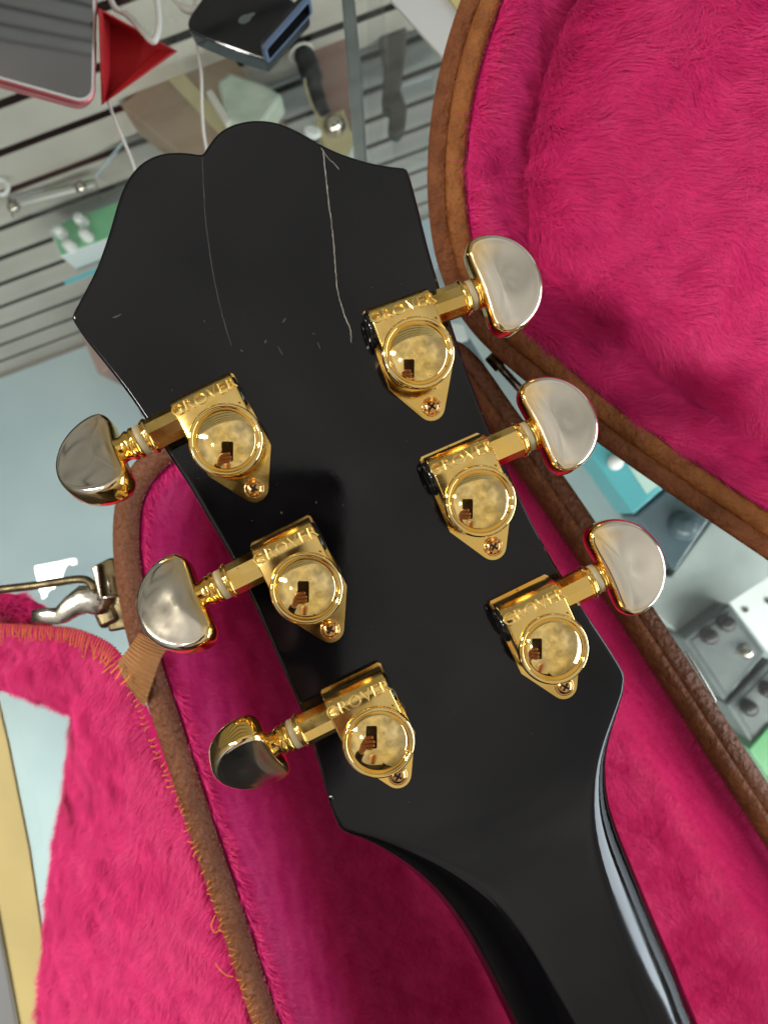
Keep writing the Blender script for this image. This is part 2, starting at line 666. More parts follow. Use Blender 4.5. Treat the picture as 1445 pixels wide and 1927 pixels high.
slatwall = empty('slat_wall', tuple(wallpt(0, WY, -1.07)))
tag(slatwall, 'grey slat wall with dark grooves seen through the glass', 'slat wall', kind='structure')
PITCH = 0.0725
bm = bmesh.new()
add_box(bm, wallpt(0.1, WY + 0.080, -0.15), (2.8, 0.012, 1.84), ROTW)
wl(from_bm('back_panel', bm, M['groove']), slatwall)
slat_me = None
shade_strip_me = None
for i in range(26):
    z = -1.035 + i * PITCH
    if slat_me is None:
        bm = bmesh.new()
        add_box(bm, (0, 0, 0), (2.8, 0.016, PITCH - 0.0135), None, 0.002)
        slat_me = bpy.data.meshes.new('slat')
        bm.to_mesh(slat_me)
        bm.free()
        slat_me.materials.append(M['slat'])
    o = bpy.data.objects.new('slat', slat_me)
    COL.objects.link(o)
    o.location = wallpt(0.1, WY + 0.014, z)
    o.rotation_euler = (0, 0, WA)
    wl(o, slatwall)
    if shade_strip_me is None:
        bm = bmesh.new()
        add_box(bm, (0, 0, 0), (2.8, 0.008, 0.0135))  # strip filling the gap, its black painted in for groove shade
        shade_strip_me = bpy.data.meshes.new('groove_shade_strip')
        bm.to_mesh(shade_strip_me)
        bm.free()
        shade_strip_me.materials.append(M['groove'])
    o = bpy.data.objects.new('groove_shade_strip', shade_strip_me)
    COL.objects.link(o)
    o.location = wallpt(0.1, WY + 0.0115, z + PITCH / 2)
    o.rotation_euler = (0, 0, WA)
    wl(o, slatwall)

# rail and edge trims of the counter
def strip_px(name, pts, z, h, m, parent, bevel=0.0):
    return wl(prism(name, [P(x, y, z) for x, y in pts], h, m, None, bevel), parent)


strip_px('frame_rail', [(638, -60), (662, -60), (682, 150), (692, 330), (668, 330), (655, 150)], -0.012, 0.02, M['alu'], counter, 0.001)
strip_px('edge_trim', [(-60, 1080), (16, 1400), (56, 1600), (112, 1980), (128, 2100), (62, 2100), (36, 1927), (-8, 1690), (-60, 1500)], 0.003, 0.0025, M['yellow'], counter, 0.0006)
strip_px('metal_edge', [(-60, 1520), (-9, 1700), (34, 1932), (60, 2100), (-90, 2100), (-90, 1500)], 0.005, 0.0045, M['alu'], counter, 0.001)
strip_px('white_ledge', [(735, 0), (700, -40), (960, -160), (1010, 240), (880, 160)], 0.003, 0.0025, M['paint_w'], counter, 0.0006)
strip_px('yellow_corner', [(838, -12), (900, -60), (960, 60), (884, 50)], 0.0045, 0.0012, M['yellow'], counter)

shelf_z = -0.36
strip_px('shelf', [(700, 620), (960, 380), (1900, 700), (1900, 1900), (1400, 1700)], shelf_z, 0.012, M['shelf'], counter, 0.001)
#@@UNDER

#@@CASE
# ------------------------------------------------------------------ the guitar case
case = empty('guitar_case', tuple(P(760, 1300, 0.0)))
tag(case, 'open brown leather guitar case lined with magenta plush', 'guitar case')
RIM_Z = 0.118
UP = Vector((0, 0, 1))
shell_px = [(640, 2330), (560, 2110), (492, 1905), (432, 1720), (378, 1560), (333, 1420), (297, 1310), (265, 1205), (245, 1110), (236, 1020),
            (243, 940), (275, 880), (335, 832), (430, 785), (560, 730), (690, 685), (780, 660), (840, 658), (884, 690), (945, 775), (1022, 880),
            (1098, 990), (1160, 1082), (1208, 1153), (1306, 1303), (1380, 1418), (1450, 1525), (1590, 1740), (1720, 1960), (1800, 2200), (1760, 2420), (1200, 2520), (800, 2480)]
shell_path = resample(catmull([P(x, y, RIM_Z) for x, y in shell_px], 8, True), 0.003)
so = outs_of(shell_path, UP)


def smooth_ring(ring, it):
    r = [p.copy() for p in ring]
    n = len(r)
    for _ in range(it):
        r = [(r[i - 1] + r[i] * 2 + r[(i + 1) % n]) / 4 for i in range(n)]
    return r


def lining(name, path, outs, up, prof, mats, parent):
    """rings inwards from a closed path, closed by a centre fan of rings; prof = (inset, height, smoothing)"""
    verts, faces = [], []
    n = len(path)
    rings = []
    for ins, h, sm in prof:
        ring = smooth_ring([p - o * ins for p, o in zip(path, outs)], sm)
        rings.append([p + up * h for p in ring])
    c = sum(rings[-1], Vector()) / n
    last = rings[-1]
    for f in (0.8, 0.55, 0.3, 0.1):
        rings.append([c + (p - c) * f for p in last])
    for r_ in rings:
        verts += r_
    verts.append(c)
    for k in range(len(rings) - 1):
        for i in range(n):
            j = (i + 1) % n
            faces.append((k * n + i, k * n + j, (k + 1) * n + j, (k + 1) * n + i))
    k = len(rings) - 1
    for i in range(n):
        faces.append((k * n + i, k * n + (i + 1) % n, len(verts) - 1))
    o = mesh(name, verts, faces, mats, None)
    # normals towards the inside
    me = o.data
    if sum((p.normal.dot(up)) * p.area for p in me.polygons) < 0:
        me.flip_normals()
    wl(o, parent)
    return o


def arc(c, r, a0, a1, n=8, ry=None):
    return [(c[0] + r * math.cos(R(a0 + (a1 - a0) * i / n)), c[1] + (ry or r) * math.sin(R(a0 + (a1 - a0) * i / n))) for i in range(n + 1)]


shell = sweep('lower_shell', shell_path, so, UP, [(4.2 * MM, -3 * MM), (4.0 * MM, -20 * MM), (3.5 * MM, -0.105), (0.5 * MM, -0.1165)], M['leather'])
wl(shell, case)
prof = [(-4.3 * MM, -3.5 * MM)] + arc((0, -0.5 * MM), 4.3 * MM, 180, 0, 10, 4.6 * MM) + [(4.3 * MM, -3.5 * MM)]
wl(sweep('rim_piping', shell_path, so, UP, prof, M['leather']), case)
# flat darker inner lip along the hinge side
i0 = min(range(len(shell_path)), key=lambda i: (shell_path[i] - P(862, 668, RIM_Z)).length)
i1 = min(range(len(shell_path)), key=lambda i: (shell_path[i] - P(1640, 1820, RIM_Z)).length)
seg = list(range(min(i0, i1), max(i0, i1) + 1))
lip = [(-2.2 * MM, 3.0 * MM), (-2.8 * MM, 4.2 * MM), (-4.6 * MM, 4.4 * MM), (-7.0 * MM, 3.2 * MM), (-8.2 * MM, 1.2 * MM), (-8.4 * MM, -4 * MM)]
wl(sweep('hinge_lip', [shell_path[i] for i in seg], [so[i] for i in seg], UP, lip, M['leather_d'], closed=False), case)

lin = lining('shell_lining', shell_path, so, UP,
             [(4.3 * MM, -2.5 * MM, 0), (5.5 * MM, -1.5 * MM, 0), (7.5 * MM, -5 * MM, 1), (8.5 * MM, -30 * MM, 2), (10 * MM, -60 * MM, 3), (13 * MM, -88 * MM, 6), (20 * MM, -98 * MM, 12), (30 * MM, -100 * MM, 20)],
             M['pink_back'], case)


def wallcomb(p):
    d = np.zeros_like(p)
    d[:, 2] = -1.0
    d[:, 1] = -0.55
    d[:, 0] = 0.25
    return d


fur('shell_pile', lin, 4.8e6, 0.0042, wallcomb, case, lean=0.82, width=0.00020, noise=(0.45, 0.22), seed=3, skip=lambda pi: pi < len(shell_path))

# fringe of cut lining along the inside of the piping
bm = bmesh.new()
r_ = random.Random(5)
for i in range(0, len(shell_path)):
    for q in range(3):
        p = shell_path[i].lerp(shell_path[(i + 1) % len(shell_path)], q / 3 + r_.uniform(-.1, .1)) - so[i] * 4.9 * MM + UP * 0.2 * MM
        pxx = CX + p.x * F / (H - p.z)
        pyy = CY - p.y * F / (H - p.z)
        if -60 < pxx < 1500 and 800 < pyy < 2000 and pxx < 900:
            t = so[i].cross(UP)
            d = (UP * r_.uniform(.3, 1) + t * r_.uniform(-.6, .6) - so[i] * r_.uniform(-.5, .5)).normalized()
            tube_mesh(bm, [p, p + d * r_.uniform(.4, 1.0) * MM], 0.09 * MM, 3)
fr = from_bm('lining_fringe', bm, M['fringe'])
fr['kind'] = 'stuff'
wl(fr, case)

# --- the lid, tilted open on its hinge
LO = P(900, 640, 0.128)
LT = math.tan(R(17))
LN = Vector((-LT * 0.83, -LT * 0.55, 1)).normalized()
lid_px = [(905, 0), (872, 100), (850, 200), (840, 300), (842, 400), (858, 490), (892, 568), (945, 632), (1030, 705), (1135, 795), (1290, 905), (1445, 1010), (1620, 1125),
          (1820, 1230), (2000, 1150), (2050, 800), (1960, 250), (1680, -200), (1350, -380), (1090, -320), (960, -140)]
lid_path = resample(catmull([PL(x, y, LO, LN) for x, y in lid_px], 10, True), 0.003)
lo_ = outs_of(lid_path, LN)
lid = empty('lid', tuple(LO))
wl(lid, case)
op = [(-0.2 * MM, 0.2 * MM)] + arc((3.1 * MM, 0), 3.3 * MM, 165, 0, 9, 1.5 * MM) + [(6.4 * MM, -6 * MM), (5.8 * MM, -44 * MM), (2.5 * MM, -50 * MM)]
ip = [(-6.2 * MM, -2.5 * MM)] + arc((-3.0 * MM, 0.4 * MM), 3.2 * MM, 180, 10, 9, 1.9 * MM) + [(0.1 * MM, -1.5 * MM)]
wl(sweep('outer_band', lid_path, lo_, LN, op, M['leather_d']), lid)
wl(sweep('inner_piping', lid_path, lo_, LN, ip, M['leather_o']), lid)
ll = lining('lid_lining', lid_path, lo_, LN,
            [(5.8 * MM, -2.0 * MM, 0), (7.2 * MM, -0.8 * MM, 1), (10 * MM, -1.8 * MM, 3), (15 * MM, -7 * MM, 8), (20 * MM, -16 * MM, 14), (23.5 * MM, -21 * MM, 20), (27 * MM, -16.5 * MM, 24), (33 * MM, -13 * MM, 30), (45 * MM, -12 * MM, 40)],
            M['pink_back'], lid)


def lidcomb(p):
    d = np.zeros_like(p)
    d[:, 0] = 0.75
    d[:, 1] = -0.35
    return d


fur('lid_pile', ll, 10e6, 0.0074, lidcomb, lid, lean=0.87, width=0.00014, noise=(0.60, 0.24), seed=4, skip=lambda pi: pi < len(lid_path))
bm = bmesh.new()
for i in range(0, len(lid_path)):
    for q in range(3):
        p = lid_path[i].lerp(lid_path[(i + 1) % len(lid_path)], q / 3) - lo_[i] * 6.4 * MM + LN * 0.3 * MM
        k = F / (H - p.z)
        if 800 < CX + p.x * k < 1500 and -50 < CY - p.y * k < 1100:
            t = lo_[i].cross(LN)
            d = (LN * r_.uniform(.2, .8) + t * r_.uniform(-.5, .5) - lo_[i] * r_.uniform(0, .6)).normalized()
            tube_mesh(bm, [p, p + d * r_.uniform(.3, .9) * MM], 0.08 * MM, 3)
fr = from_bm('lid_fringe', bm, M['fringe'])
fr['kind'] = 'stuff'
wl(fr, lid)

# hinge hardware: rod in its knuckle, and a wire loop on the outside of the shell
bm = bmesh.new()
a, b, c = P(921, 668, 0.105), P(942, 692, 0.105), P(990, 745, 0.105)
tube_mesh(bm, [a, a.lerp(b, .08), a.lerp(b, .92), b], [2.0 * MM, 2.5 * MM, 2.5 * MM, 2.2 * MM], 20)
hk = from_bm('hinge_knuckle', bm, M['brass_old'])
wl(hk, case)
bm = bmesh.new()
tube_mesh(bm, [b, c], 1.5 * MM, 16)
rod = from_bm('hinge_rod', bm, M['nickel'])
wl(rod, case)
bm = bmesh.new()
loop = [P(x, y, 0.108) for x, y in [(1282, 1233), (1289, 1229), (1297, 1236), (1340, 1309), (1344, 1320), (1336, 1325), (1310, 1290)]]
tube_mesh(bm, catmull(loop, 5), 0.45 * MM, 8)
wl(from_bm('wire_loop', bm, M['nickel']), case)

# latch on the left side: catch plate, lever and wire bail
latch = empty('latch', tuple(P(180, 1110, 0.1)))
wl(latch, case)
LZ = 0.103
prism_l = prism('catch_plate', [P(x, y, LZ + 0.006) for x, y in [(172, 1068), (206, 1050), (215, 1052), (226, 1118), (222, 1124), (190, 1130), (184, 1126)]], 0.016, M['catch_dark'], None, 0.0006)
wl(prism_l, latch)
fl_ = prism('catch_flange', [P(x, y, LZ + .0088) for x, y in [(172, 1068), (184, 1061), (192, 1124), (187, 1127)]], 0.004, M['nickel'], None, 0.0005)
wl(fl_, latch)
bm = bmesh.new()
tube_mesh(bm, [P(203, 1085, LZ + .0085), P(208, 1116, LZ + .0085)], 0.5 * MM, 8)
tube_mesh(bm, [P(184, 1127, LZ + .008), P(222, 1121, LZ + .008)], 0.7 * MM, 8)
wl(from_bm('catch_tongue', bm, M['nickel']), latch)
bm = bmesh.new()
st = [((62, 1160), 3.0, 1.1), ((85, 1158), 3.9, 1.5), ((108, 1160), 4.2, 1.9), ((116, 1157), 4.8, 2.3), ((135, 1142), 5.8, 2.6), ((158, 1128), 7.2, 2.9), ((175, 1128), 7.6, 3.0), ((192, 1135), 6.6, 2.6), ((205, 1142), 4.0, 1.6)]
rings = []
for k, ((x, y), w, hh) in enumerate(st):
    p = P(x, y, LZ)
    q = P(*st[min(k + 1, len(st) - 1)][0], LZ) - P(*st[max(k - 1, 0)][0], LZ)
    q.normalize()
    s = q.cross(UP)
    rings.append([bm.verts.new(p + s * (w * .5 * MM * 1.5 * math.cos(2 * math.pi * j / 16)) + UP * (hh * MM * math.sin(2 * math.pi * j / 16))) for j in range(16)])
for A, B in zip(rings[:-1], rings[1:]):
    for j in range(16):
        bm.faces.new((A[j], A[(j + 1) % 16], B[(j + 1) % 16], B[j])).smooth = True
bm.faces.new(rings[0])
bm.faces.new(rings[-1])
wl(from_bm('lever', bm, M['nickel'], smooth=True), latch)
bm = bmesh.new()
add_box(bm, P(205, 1150, LZ - .006), (9 * MM, 11 * MM, 10 * MM), Matrix.Rotation(R(25), 3, 'Z'), 0.002)
add_box(bm, P(222, 1135, LZ - .006), (8 * MM, 20 * MM, 8 * MM), Matrix.Rotation(R(10), 3, 'Z'), 0.001)
wl(from_bm('latch_base', bm, M['brass_old']), latch)
bm = bmesh.new()
tube_mesh(bm, catmull([P(x, y, LZ + .004) for x, y in [(-60, 1122), (0, 1110), (50, 1104), (100, 1097), (140, 1091), (160, 1091), (172, 1098), (178, 1110)]], 5), 1.55 * MM, 10)
wl(from_bm('wire_bail', bm, M['brass_old']), latch)

#@@COVER
# ------------------------------------------------------------------ plush dust cover hanging out over the left edge
cover = empty('plush_cover', tuple(P(220, 1600, 0.0)))
tag(cover, 'furry magenta plush cover with orange stitched edge hanging over left case rim', 'plush cover')
rows = [((-150, 1166), (-150, 1262)), ((0, 1173), (0, 1286)), ((70, 1177), (60, 1306)), ((135, 1182), (108, 1323)), ((188, 1200), (148, 1343)), ((226, 1228), (147, 1375)),
        ((258, 1285), (139, 1425)), ((298, 1380), (126, 1510)), ((350, 1500), (110, 1610)), ((402, 1640), (95, 1730)), ((450, 1780), (82, 1880)), ((512, 1960), (62, 2050)), ((570, 2160), (40, 2230))]
RZ = [0.060, 0.072, 0.084, 0.096, 0.106, 0.114, 0.1165, 0.1165, 0.1165, 0.1165, 0.1165, 0.1165, 0.1165]
LZs = [0.030, 0.040, 0.050, 0.058, 0.062, 0.058, 0.050, 0.042, 0.038, 0.034, 0.032, 0.030, 0.028]
NU = 28
redge, ledge = [], []
rr = catmull([P(a[0], a[1], z) for (a, b), z in zip(rows, RZ)], 6)
lr = catmull([P(b[0], b[1], z) for (a, b), z in zip(rows, LZs)], 6)
verts, faces = [], []
for i, (a, b) in enumerate(zip(rr, lr)):
    for j in range(NU + 1):
        t = j / NU
        p = a.lerp(b, t)
        wv = math.sin(i * 0.33 + t * 4.0) * 2.2 * MM * math.sin(math.pi * t) + math.sin(t * 9 + i * .11) * 1.2 * MM * math.sin(math.pi * t)
        p = p + UP * (8 * MM * math.sin(math.pi * t) ** 0.8 + wv)
        if t < .08:
            p -= UP * (0.0)
        verts.append(p)
W = NU + 1
for i in range(len(rr) - 1):
    for j in range(NU):
        faces.append((i * W + j, i * W + j + 1, (i + 1) * W + j + 1, (i + 1) * W + j))
cl = mesh('cloth', verts, faces, M['pink_back'])
if sum(p.normal.z for p in cl.data.polygons) < 0:
    cl.data.flip_normals()
wl(cl, cover)
fur('cover_pile', cl, 10e6, 0.0070, (-0.25, -0.9, -0.3), cover, lean=0.87, width=0.00013, noise=(0.60, 0.16), seed=6, skip=lambda pi: (pi % NU) < 1 + (pi // NU < 33))
# a fold of the same cover showing behind the latch
verts, faces = [], []
fr_a = catmull([P(x, y, 0.070) for x, y in [(-150, 1110), (-20, 1116), (40, 1120), (75, 1136), (96, 1150)]], 4)
fr_b = catmull([P(x, y, 0.055) for x, y in [(-150, 1200), (-20, 1195), (40, 1190), (80, 1180), (100, 1170)]], 4)
for a, b in zip(fr_a, fr_b):
    for j in range(7):
        t = j / 6
        verts.append(a.lerp(b, t) + UP * 6 * MM * math.sin(math.pi * t))
for i in range(len(fr_a) - 1):
    for j in range(6):
        faces.append((i * 7 + j, i * 7 + j + 1, (i + 1) * 7 + j + 1, (i + 1) * 7 + j))
fl = mesh('rear_fold', verts, faces, M['pink_back'])
if sum(p.normal.z for p in fl.data.polygons) < 0:
    fl.data.flip_normals()
wl(fl, cover)
fur('fold_pile', fl, 8e6, 0.007, (0.8, 0.4, 0.2), cover, lean=0.65, width=0.00019, seed=8)


def stitches(name, path, inward, parent, step, span, r=0.16 * MM, seed=2, miss=0.0, loops=True):
    rs = random.Random(seed)
    pts = resample(path, step, False)
    bm = bmesh.new()
    prevq = None
    for i, p in enumerate(pts[:-1]):
        k = F / (H - p.z)
        if not (-40 < CX + p.x * k < 1500 and 900 < CY - p.y * k < 2000):
            continue
        if rs.random() < miss:
            continue
        t = (pts[i + 1] - p).normalized()
        n = UP.cross(t).normalized() * inward
        s = span * rs.uniform(.6, 1.25)
        lift = rs.uniform(.6, 1.6) * MM
        a = p - n * 0.5 * MM - UP * 0.8 * MM
        m = p + n * s * .4 + UP * (1.4 * MM + lift) + t * rs.uniform(-.6, .6) * MM
        q = p + n * s + UP * (2.4 * MM) + t * rs.uniform(-1.0, 1.0) * MM
        tube_mesh(bm, catmull([a, p - n * .2 * MM + UP * 1.2 * MM, m, q], 2), r * rs.uniform(.8, 1.2), 4)
        if loops and prevq is not None and rs.random() < .55:
            tube_mesh(bm, [prevq, prevq.lerp(q, .5) + UP * .6 * MM + n * rs.uniform(-.5, .6) * MM, q], r, 4)
        prevq = q
    o = from_bm(name, bm, M['thread'])
    o['kind'] = 'stuff'
    wl(o, parent)
    return o


top_path = [p + UP * 1.5 * MM for p in rr[:33]]
stitches('edge_stitching', top_path, -1, cover, 0.0017, 6.5 * MM, r=0.20 * MM, seed=3)
stitches('rim_stitching', [p + UP * 3.2 * MM for p in rr[36:]], -1, cover, 0.0022, 2.5 * MM, r=0.19 * MM, seed=4, loops=False, miss=.12)
stitches('outer_stitching', lr[30:], 1, cover, 0.0040, 2.0 * MM, seed=5, loops=False, miss=.4)
bm = bmesh.new()
for pts in ([(405, 1722), (398, 1742), (405, 1755), (415, 1748)], [(405, 1812), (415, 1826), (428, 1836), (440, 1838)]):
    tube_mesh(bm, catmull([P(x, y, .127) for x, y in pts], 5), .17 * MM, 5)
wl(from_bm('loose_thread', bm, M['thread']), cover)

# grosgrain ribbon tying the cover to the rim
rl = [(222, 1250), (232, 1272), (252, 1302), (272, 1328)]
ribs = 15
verts, faces = [], []
ra = catmull([P(x, y, z) for x, y, z in [(262, 1190, .1255), (248, 1212, .1275), (228, 1238, .1275), (221, 1252, .124)]], 22)
rb = catmull([P(x, y, z) for x, y, z in [(322, 1212, .1235), (303, 1240, .128), (287, 1285, .127), (273, 1330, .122)]], 22)
NJ = 12
for i, (a, b) in enumerate(zip(ra, rb)):
    for j in range(NJ + 1):
        t = j / NJ
        verts.append(a.lerp(b, t) + UP * (2.0 * MM * math.sin(math.pi * t) + 0.36 * MM * math.cos(2 * math.pi * ribs * i / (len(ra) - 1))))
for i in range(len(ra) - 1):
    for j in range(NJ):
        faces.append((i * (NJ + 1) + j, i * (NJ + 1) + j + 1, (i + 1) * (NJ + 1) + j + 1, (i + 1) * (NJ + 1) + j))
M['ribbon'] = mat('tan_grosgrain', (0.40, 0.185, 0.06), 0.6, col2=(0.34, 0.15, 0.05), nscale=400, bump=.3, bscale=1500, bdist=.0002)
rib = mesh('ribbon', verts, faces, M['ribbon'])
wl(rib, cover)
bm = bmesh.new()
for pts in ([(226, 1250), (214, 1262), (208, 1268)], [(232, 1255), (224, 1270), (217, 1278)], [(246, 1270), (238, 1280), (226, 1290)]):
    tube_mesh(bm, catmull([P(x, y, .1295) for x, y in pts], 3), [.28 * MM] * 6 + [.06 * MM], 5)
wl(from_bm('ribbon_thread', bm, M['thread']), cover)

#@@GUITAR
# ------------------------------------------------------------------ the guitar: headstock back, neck, six tuning machines
ZH = 0.21
GN = Vector((0.075, -0.019, 1)).normalized()
GO = Vector((0, 0, ZH))
ga = R(24.5)
GU = Vector((math.cos(ga), math.sin(ga), 0))
GU = (GU - GN * GU.dot(GN)).normalized()
GV = GN.cross(GU)
GM = Matrix(((GU.x, GV.x, GN.x, GO.x), (GU.y, GV.y, GN.y, GO.y), (GU.z, GV.z, GN.z, GO.z), (0, 0, 0, 1)))
GMI = GM.inverted()
guitar = empty('electric_guitar')
guitar.matrix_world = GM
tag(guitar, 'glossy black guitar headstock and neck lying face down in the open case', 'guitar')


def GL(px, py, h=0.0):
    """photo pixel -> guitar local point at height h above the back of the headstock"""
    q = PL(px, py, GO + GN * h, GN)
    l = GMI @ q
    return Vector((l.x, l.y, h))


chain_px = [(632, 1552), (615, 1497), (597, 1430), (571, 1350), (541, 1280), (506, 1200), (470, 1120), (431, 1042), (391, 975), (356, 915), (321, 862), (281, 800), (241, 741), (200, 688), (160, 638), (133, 597),
            (158, 550), (182, 502), (204, 440), (224, 372), (241, 335), (266, 306), (300, 289), (340, 285), (381, 290),
            (391, 274), (411, 249), (441, 232), (480, 225), (520, 229), (560, 245), (600, 268), (640, 287), (690, 303), (730, 311), (767, 315),
            (786, 385), (810, 480), (836, 565), (870, 670), (905, 765), (940, 848), (975, 928), (1011, 1002), (1053, 1075), (1100, 1150), (1140, 1210), (1165, 1250)]
cor = [i for i, p in enumerate(chain_px) if p in ((133, 597), (381, 290), (767, 315))]
chain = catmull([GL(x, y) for x, y in chain_px], 5, False, cor)
# soften the corners a little
for _ in range(1):
    chain = [chain[0]] + [(chain[i - 1] + chain[i] * 2 + chain[i + 1]) / 4 for i in range(1, len(chain) - 1)] + [chain[-1]]
TC = max(chain[0].y, chain[-1].y) + 0.0005
# cut both ends at v = TC
while chain[0].y < TC:
    nx = chain[1]
    if nx.y >= TC:
        t = (TC - chain[0].y) / (nx.y - chain[0].y)
        chain[0] = chain[0].lerp(nx, t)
        chain[0].y = TC
        break
    chain.pop(0)
while chain[-1].y < TC:
    nx = chain[-2]
    if nx.y >= TC:
        t = (TC - chain[-1].y) / (nx.y - chain[-1].y)
        chain[-1] = chain[-1].lerp(nx, t)
        chain[-1].y = TC
        break
    chain.pop()
nC = len(chain)
cn = []
for i in range(nC):
    t = (chain[min(i + 1, nC - 1)] - chain[max(i - 1, 0)]).normalized()
    cn.append(Vector((t.y, -t.x, 0)))   # inward for this winding (left edge going up, then right edge down)
cn[0] = Vector((1, 0, 0))
cn[-1] = Vector((-1, 0, 0))
BR = 0.8 * MM
THK = 15 * MM
ringsdef = [(0.6 * MM, -THK), (0, -THK + 0.6 * MM), (0, -BR)] + [(BR * (1 - math.cos(R(a))), -BR * (1 - math.sin(R(a)))) for a in (18, 36, 54, 72, 90)] + [(1.3 * MM, 0)]
verts, faces = [], []
for ins, h in ringsdef:
    for p, n in zip(chain, cn):
        q = p + n * ins
        verts.append((q.x, q.y, h))
for k in range(len(ringsdef) - 1):
    for i in range(nC - 1):
        faces.append((k * nC + i, k * nC + i + 1, (k + 1) * nC + i + 1, (k + 1) * nC + i))
kk = (len(ringsdef) - 1) * nC
faces.append(tuple(range(kk, kk + nC)))
faces.append(tuple(range(0, nC)))
head = mesh('headstock', verts, faces, M['lacquer'], guitar)

# neck: sections along the axis with a flat crown and elliptical shoulders
left_e = [(chain[0].x, TC)]
right_e = [(chain[-1].x, TC)]
for x, y, h in [(637, 1562, 0), (646, 1570, -.6), (672, 1577, -2), (705, 1592, -4), (752, 1622, -7), (800, 1662, -9), (842, 1712, -12), (880, 1770, -14), (916, 1840, -17), (950, 1910, -20), (1003, 2020, -26)]:
    q = GL(x, y, h * MM)
    left_e.append((q.x, q.y))
for x, y, h in [(1172, 1262, 0), (1176, 1275, -.4), (1173, 1298, -1.5), (1158, 1342, -3.5), (1146, 1380, -5), (1136, 1425, -7), (1138, 1475, -9), (1154, 1540, -12), (1182, 1603, -14), (1232, 1722, -18), (1282, 1832, -21), (1336, 1930, -24), (1400, 2050, -28)]:
    q = GL(x, y, h * MM)
    right_e.append((q.x, q.y))


def interp(tab, v):
    for (x0, y0), (x1, y1) in zip(tab[:-1], tab[1:]):
        if y1 <= v <= y0:
            t = (v - y0) / (y1 - y0) if y1 != y0 else 0
            return x0 + (x1 - x0) * t
    (x0, y0), (x1, y1) = tab[-2], tab[-1]
    return x1 + (x1 - x0) / (y1 - y0) * (v - y1)


def lerp_tab(tab, t):
    """monotone table, softened by averaging over a few millimetres"""
    xs = [q[0] for q in tab]
    ws = np.linspace(-5, 5, 11)
    return tuple(float(np.mean([np.interp(t + w * min(1.0, t / 6.0), xs, [q[k] for q in tab]) for w in ws])) for k in range(1, len(tab[0])))


# distance below cut (mm): shoulder width left, shoulder width right, shoulder height, crown drop
shape = [(0, .8, .8, .8, 0), (6, 1.0, 1.2, 1.0, 0), (14, 5, 4, 5, 0), (24, 10, 7, 9.5, .2), (38, 14.5, 10.5, 12.5, 1.6), (55, 16.5, 13, 14, 4.6), (80, 18, 15, 15, 9.5), (120, 19, 17, 16, 18), (330, 20, 18, 17, 62)]
stations = [0, .8, 1.6, 2.4, 3.2, 4, 5, 6, 7, 8, 9.5, 11, 12.5, 14, 16, 18, 20, 22, 24, 27, 30, 33, 36, 40, 44, 48, 53, 58, 64, 70, 77, 84, 92, 100, 120, 150, 190, 240, 290, 330]
NA = 14
verts, faces = [], []
K = None
el = [(d, interp(left_e, TC - d * MM)) for d in stations]
er = [(d, interp(right_e, TC - d * MM)) for d in stations]


def soften(tab, src):
    out_ = []
    for d, x in tab:
        if d < 12:
            out_.append((d, x))
        else:
            w = min(8.0, (d - 12) * .5 + .01)
            out_.append((d, float(np.mean([interp(src, TC - (d + q * w) * MM) for q in (-1, -.66, -.33, 0, .33, .66, 1)]))))
    return out_


el, er = soften(el, left_e), soften(er, right_e)
for s, d in enumerate(stations):
    v = TC - d * MM
    xl, xr = el[s][1], er[s][1]
    if d > 92:
        wn = (el[31][1] + er[31][1]) / 2
        half = (er[31][1] - el[31][1]) / 2
        slope = 0.0
        cxn = wn
        xl, xr = cxn - half * (1 + (d - 92) * .0008), cxn + half * (1 + (d - 92) * .0008)
    wl_, wr_, sh, drop = [q * MM for q in lerp_tab(shape, d)]
    top = -drop
    bot = -drop - max(sh, 1 * MM) - 6 * MM if d > 30 else min(-THK + .5 * MM, -drop - sh - 1 * MM)
    row = [(xl + .3 * MM, bot)]
    for k in range(NA + 1):
        a = R(90 * k / NA)
        row.append((xl + wl_ * (1 - math.sin(a)) if False else xl + wl_ * (1 - math.cos(a)), top - sh * (1 - math.sin(a))))
    x0, x1 = xl + wl_, xr - wr_
    for f in (.04, .25, .5, .75, .96):
        row.append((x0 + (x1 - x0) * f, top))
    for k in range(NA + 1):
        a = R(90 - 90 * k / NA)
        row.append((xr - wr_ * (1 - math.cos(a)), top - sh * (1 - math.sin(a))))
    row.append((xr - .3 * MM, bot))
    K = len(row)
    verts += [(x, v, z) for x, z in row]
for s in range(len(stations) - 1):
    for q in range(K - 1):
        faces.append((s * K + q, s * K + q + 1, (s + 1) * K + q + 1, (s + 1) * K + q))
    faces.append((s * K + K - 1, s * K, (s + 1) * K, (s + 1) * K + K - 1))
faces.append(tuple(range((len(stations) - 1) * K, len(stations) * K)))
neck = mesh('neck', verts, faces, M['lacquer'], guitar)

# padded block further down the case that carries the neck
qn = GM @ Vector((-.003, TC - .26, -.0735))
bm = bmesh.new()
add_box(bm, (qn.x, qn.y, (qn.z + .014) / 2), (.09, .05, qn.z - .014), Matrix.Rotation(ga, 3, 'Z'), .004)
wl(from_bm('neck_rest', bm, M['pink_back']), case)

# scratches and scuffs in the lacquer
M['scratch'] = mat('bare_scratch', (0.30, 0.28, 0.235), 0.7, col2=(0.10, 0.095, 0.08), nscale=500)
M['scratch_f'] = mat('faint_scratch', (0.040, 0.039, 0.036), 0.6, col2=(0.012, 0.012, 0.012), nscale=300)


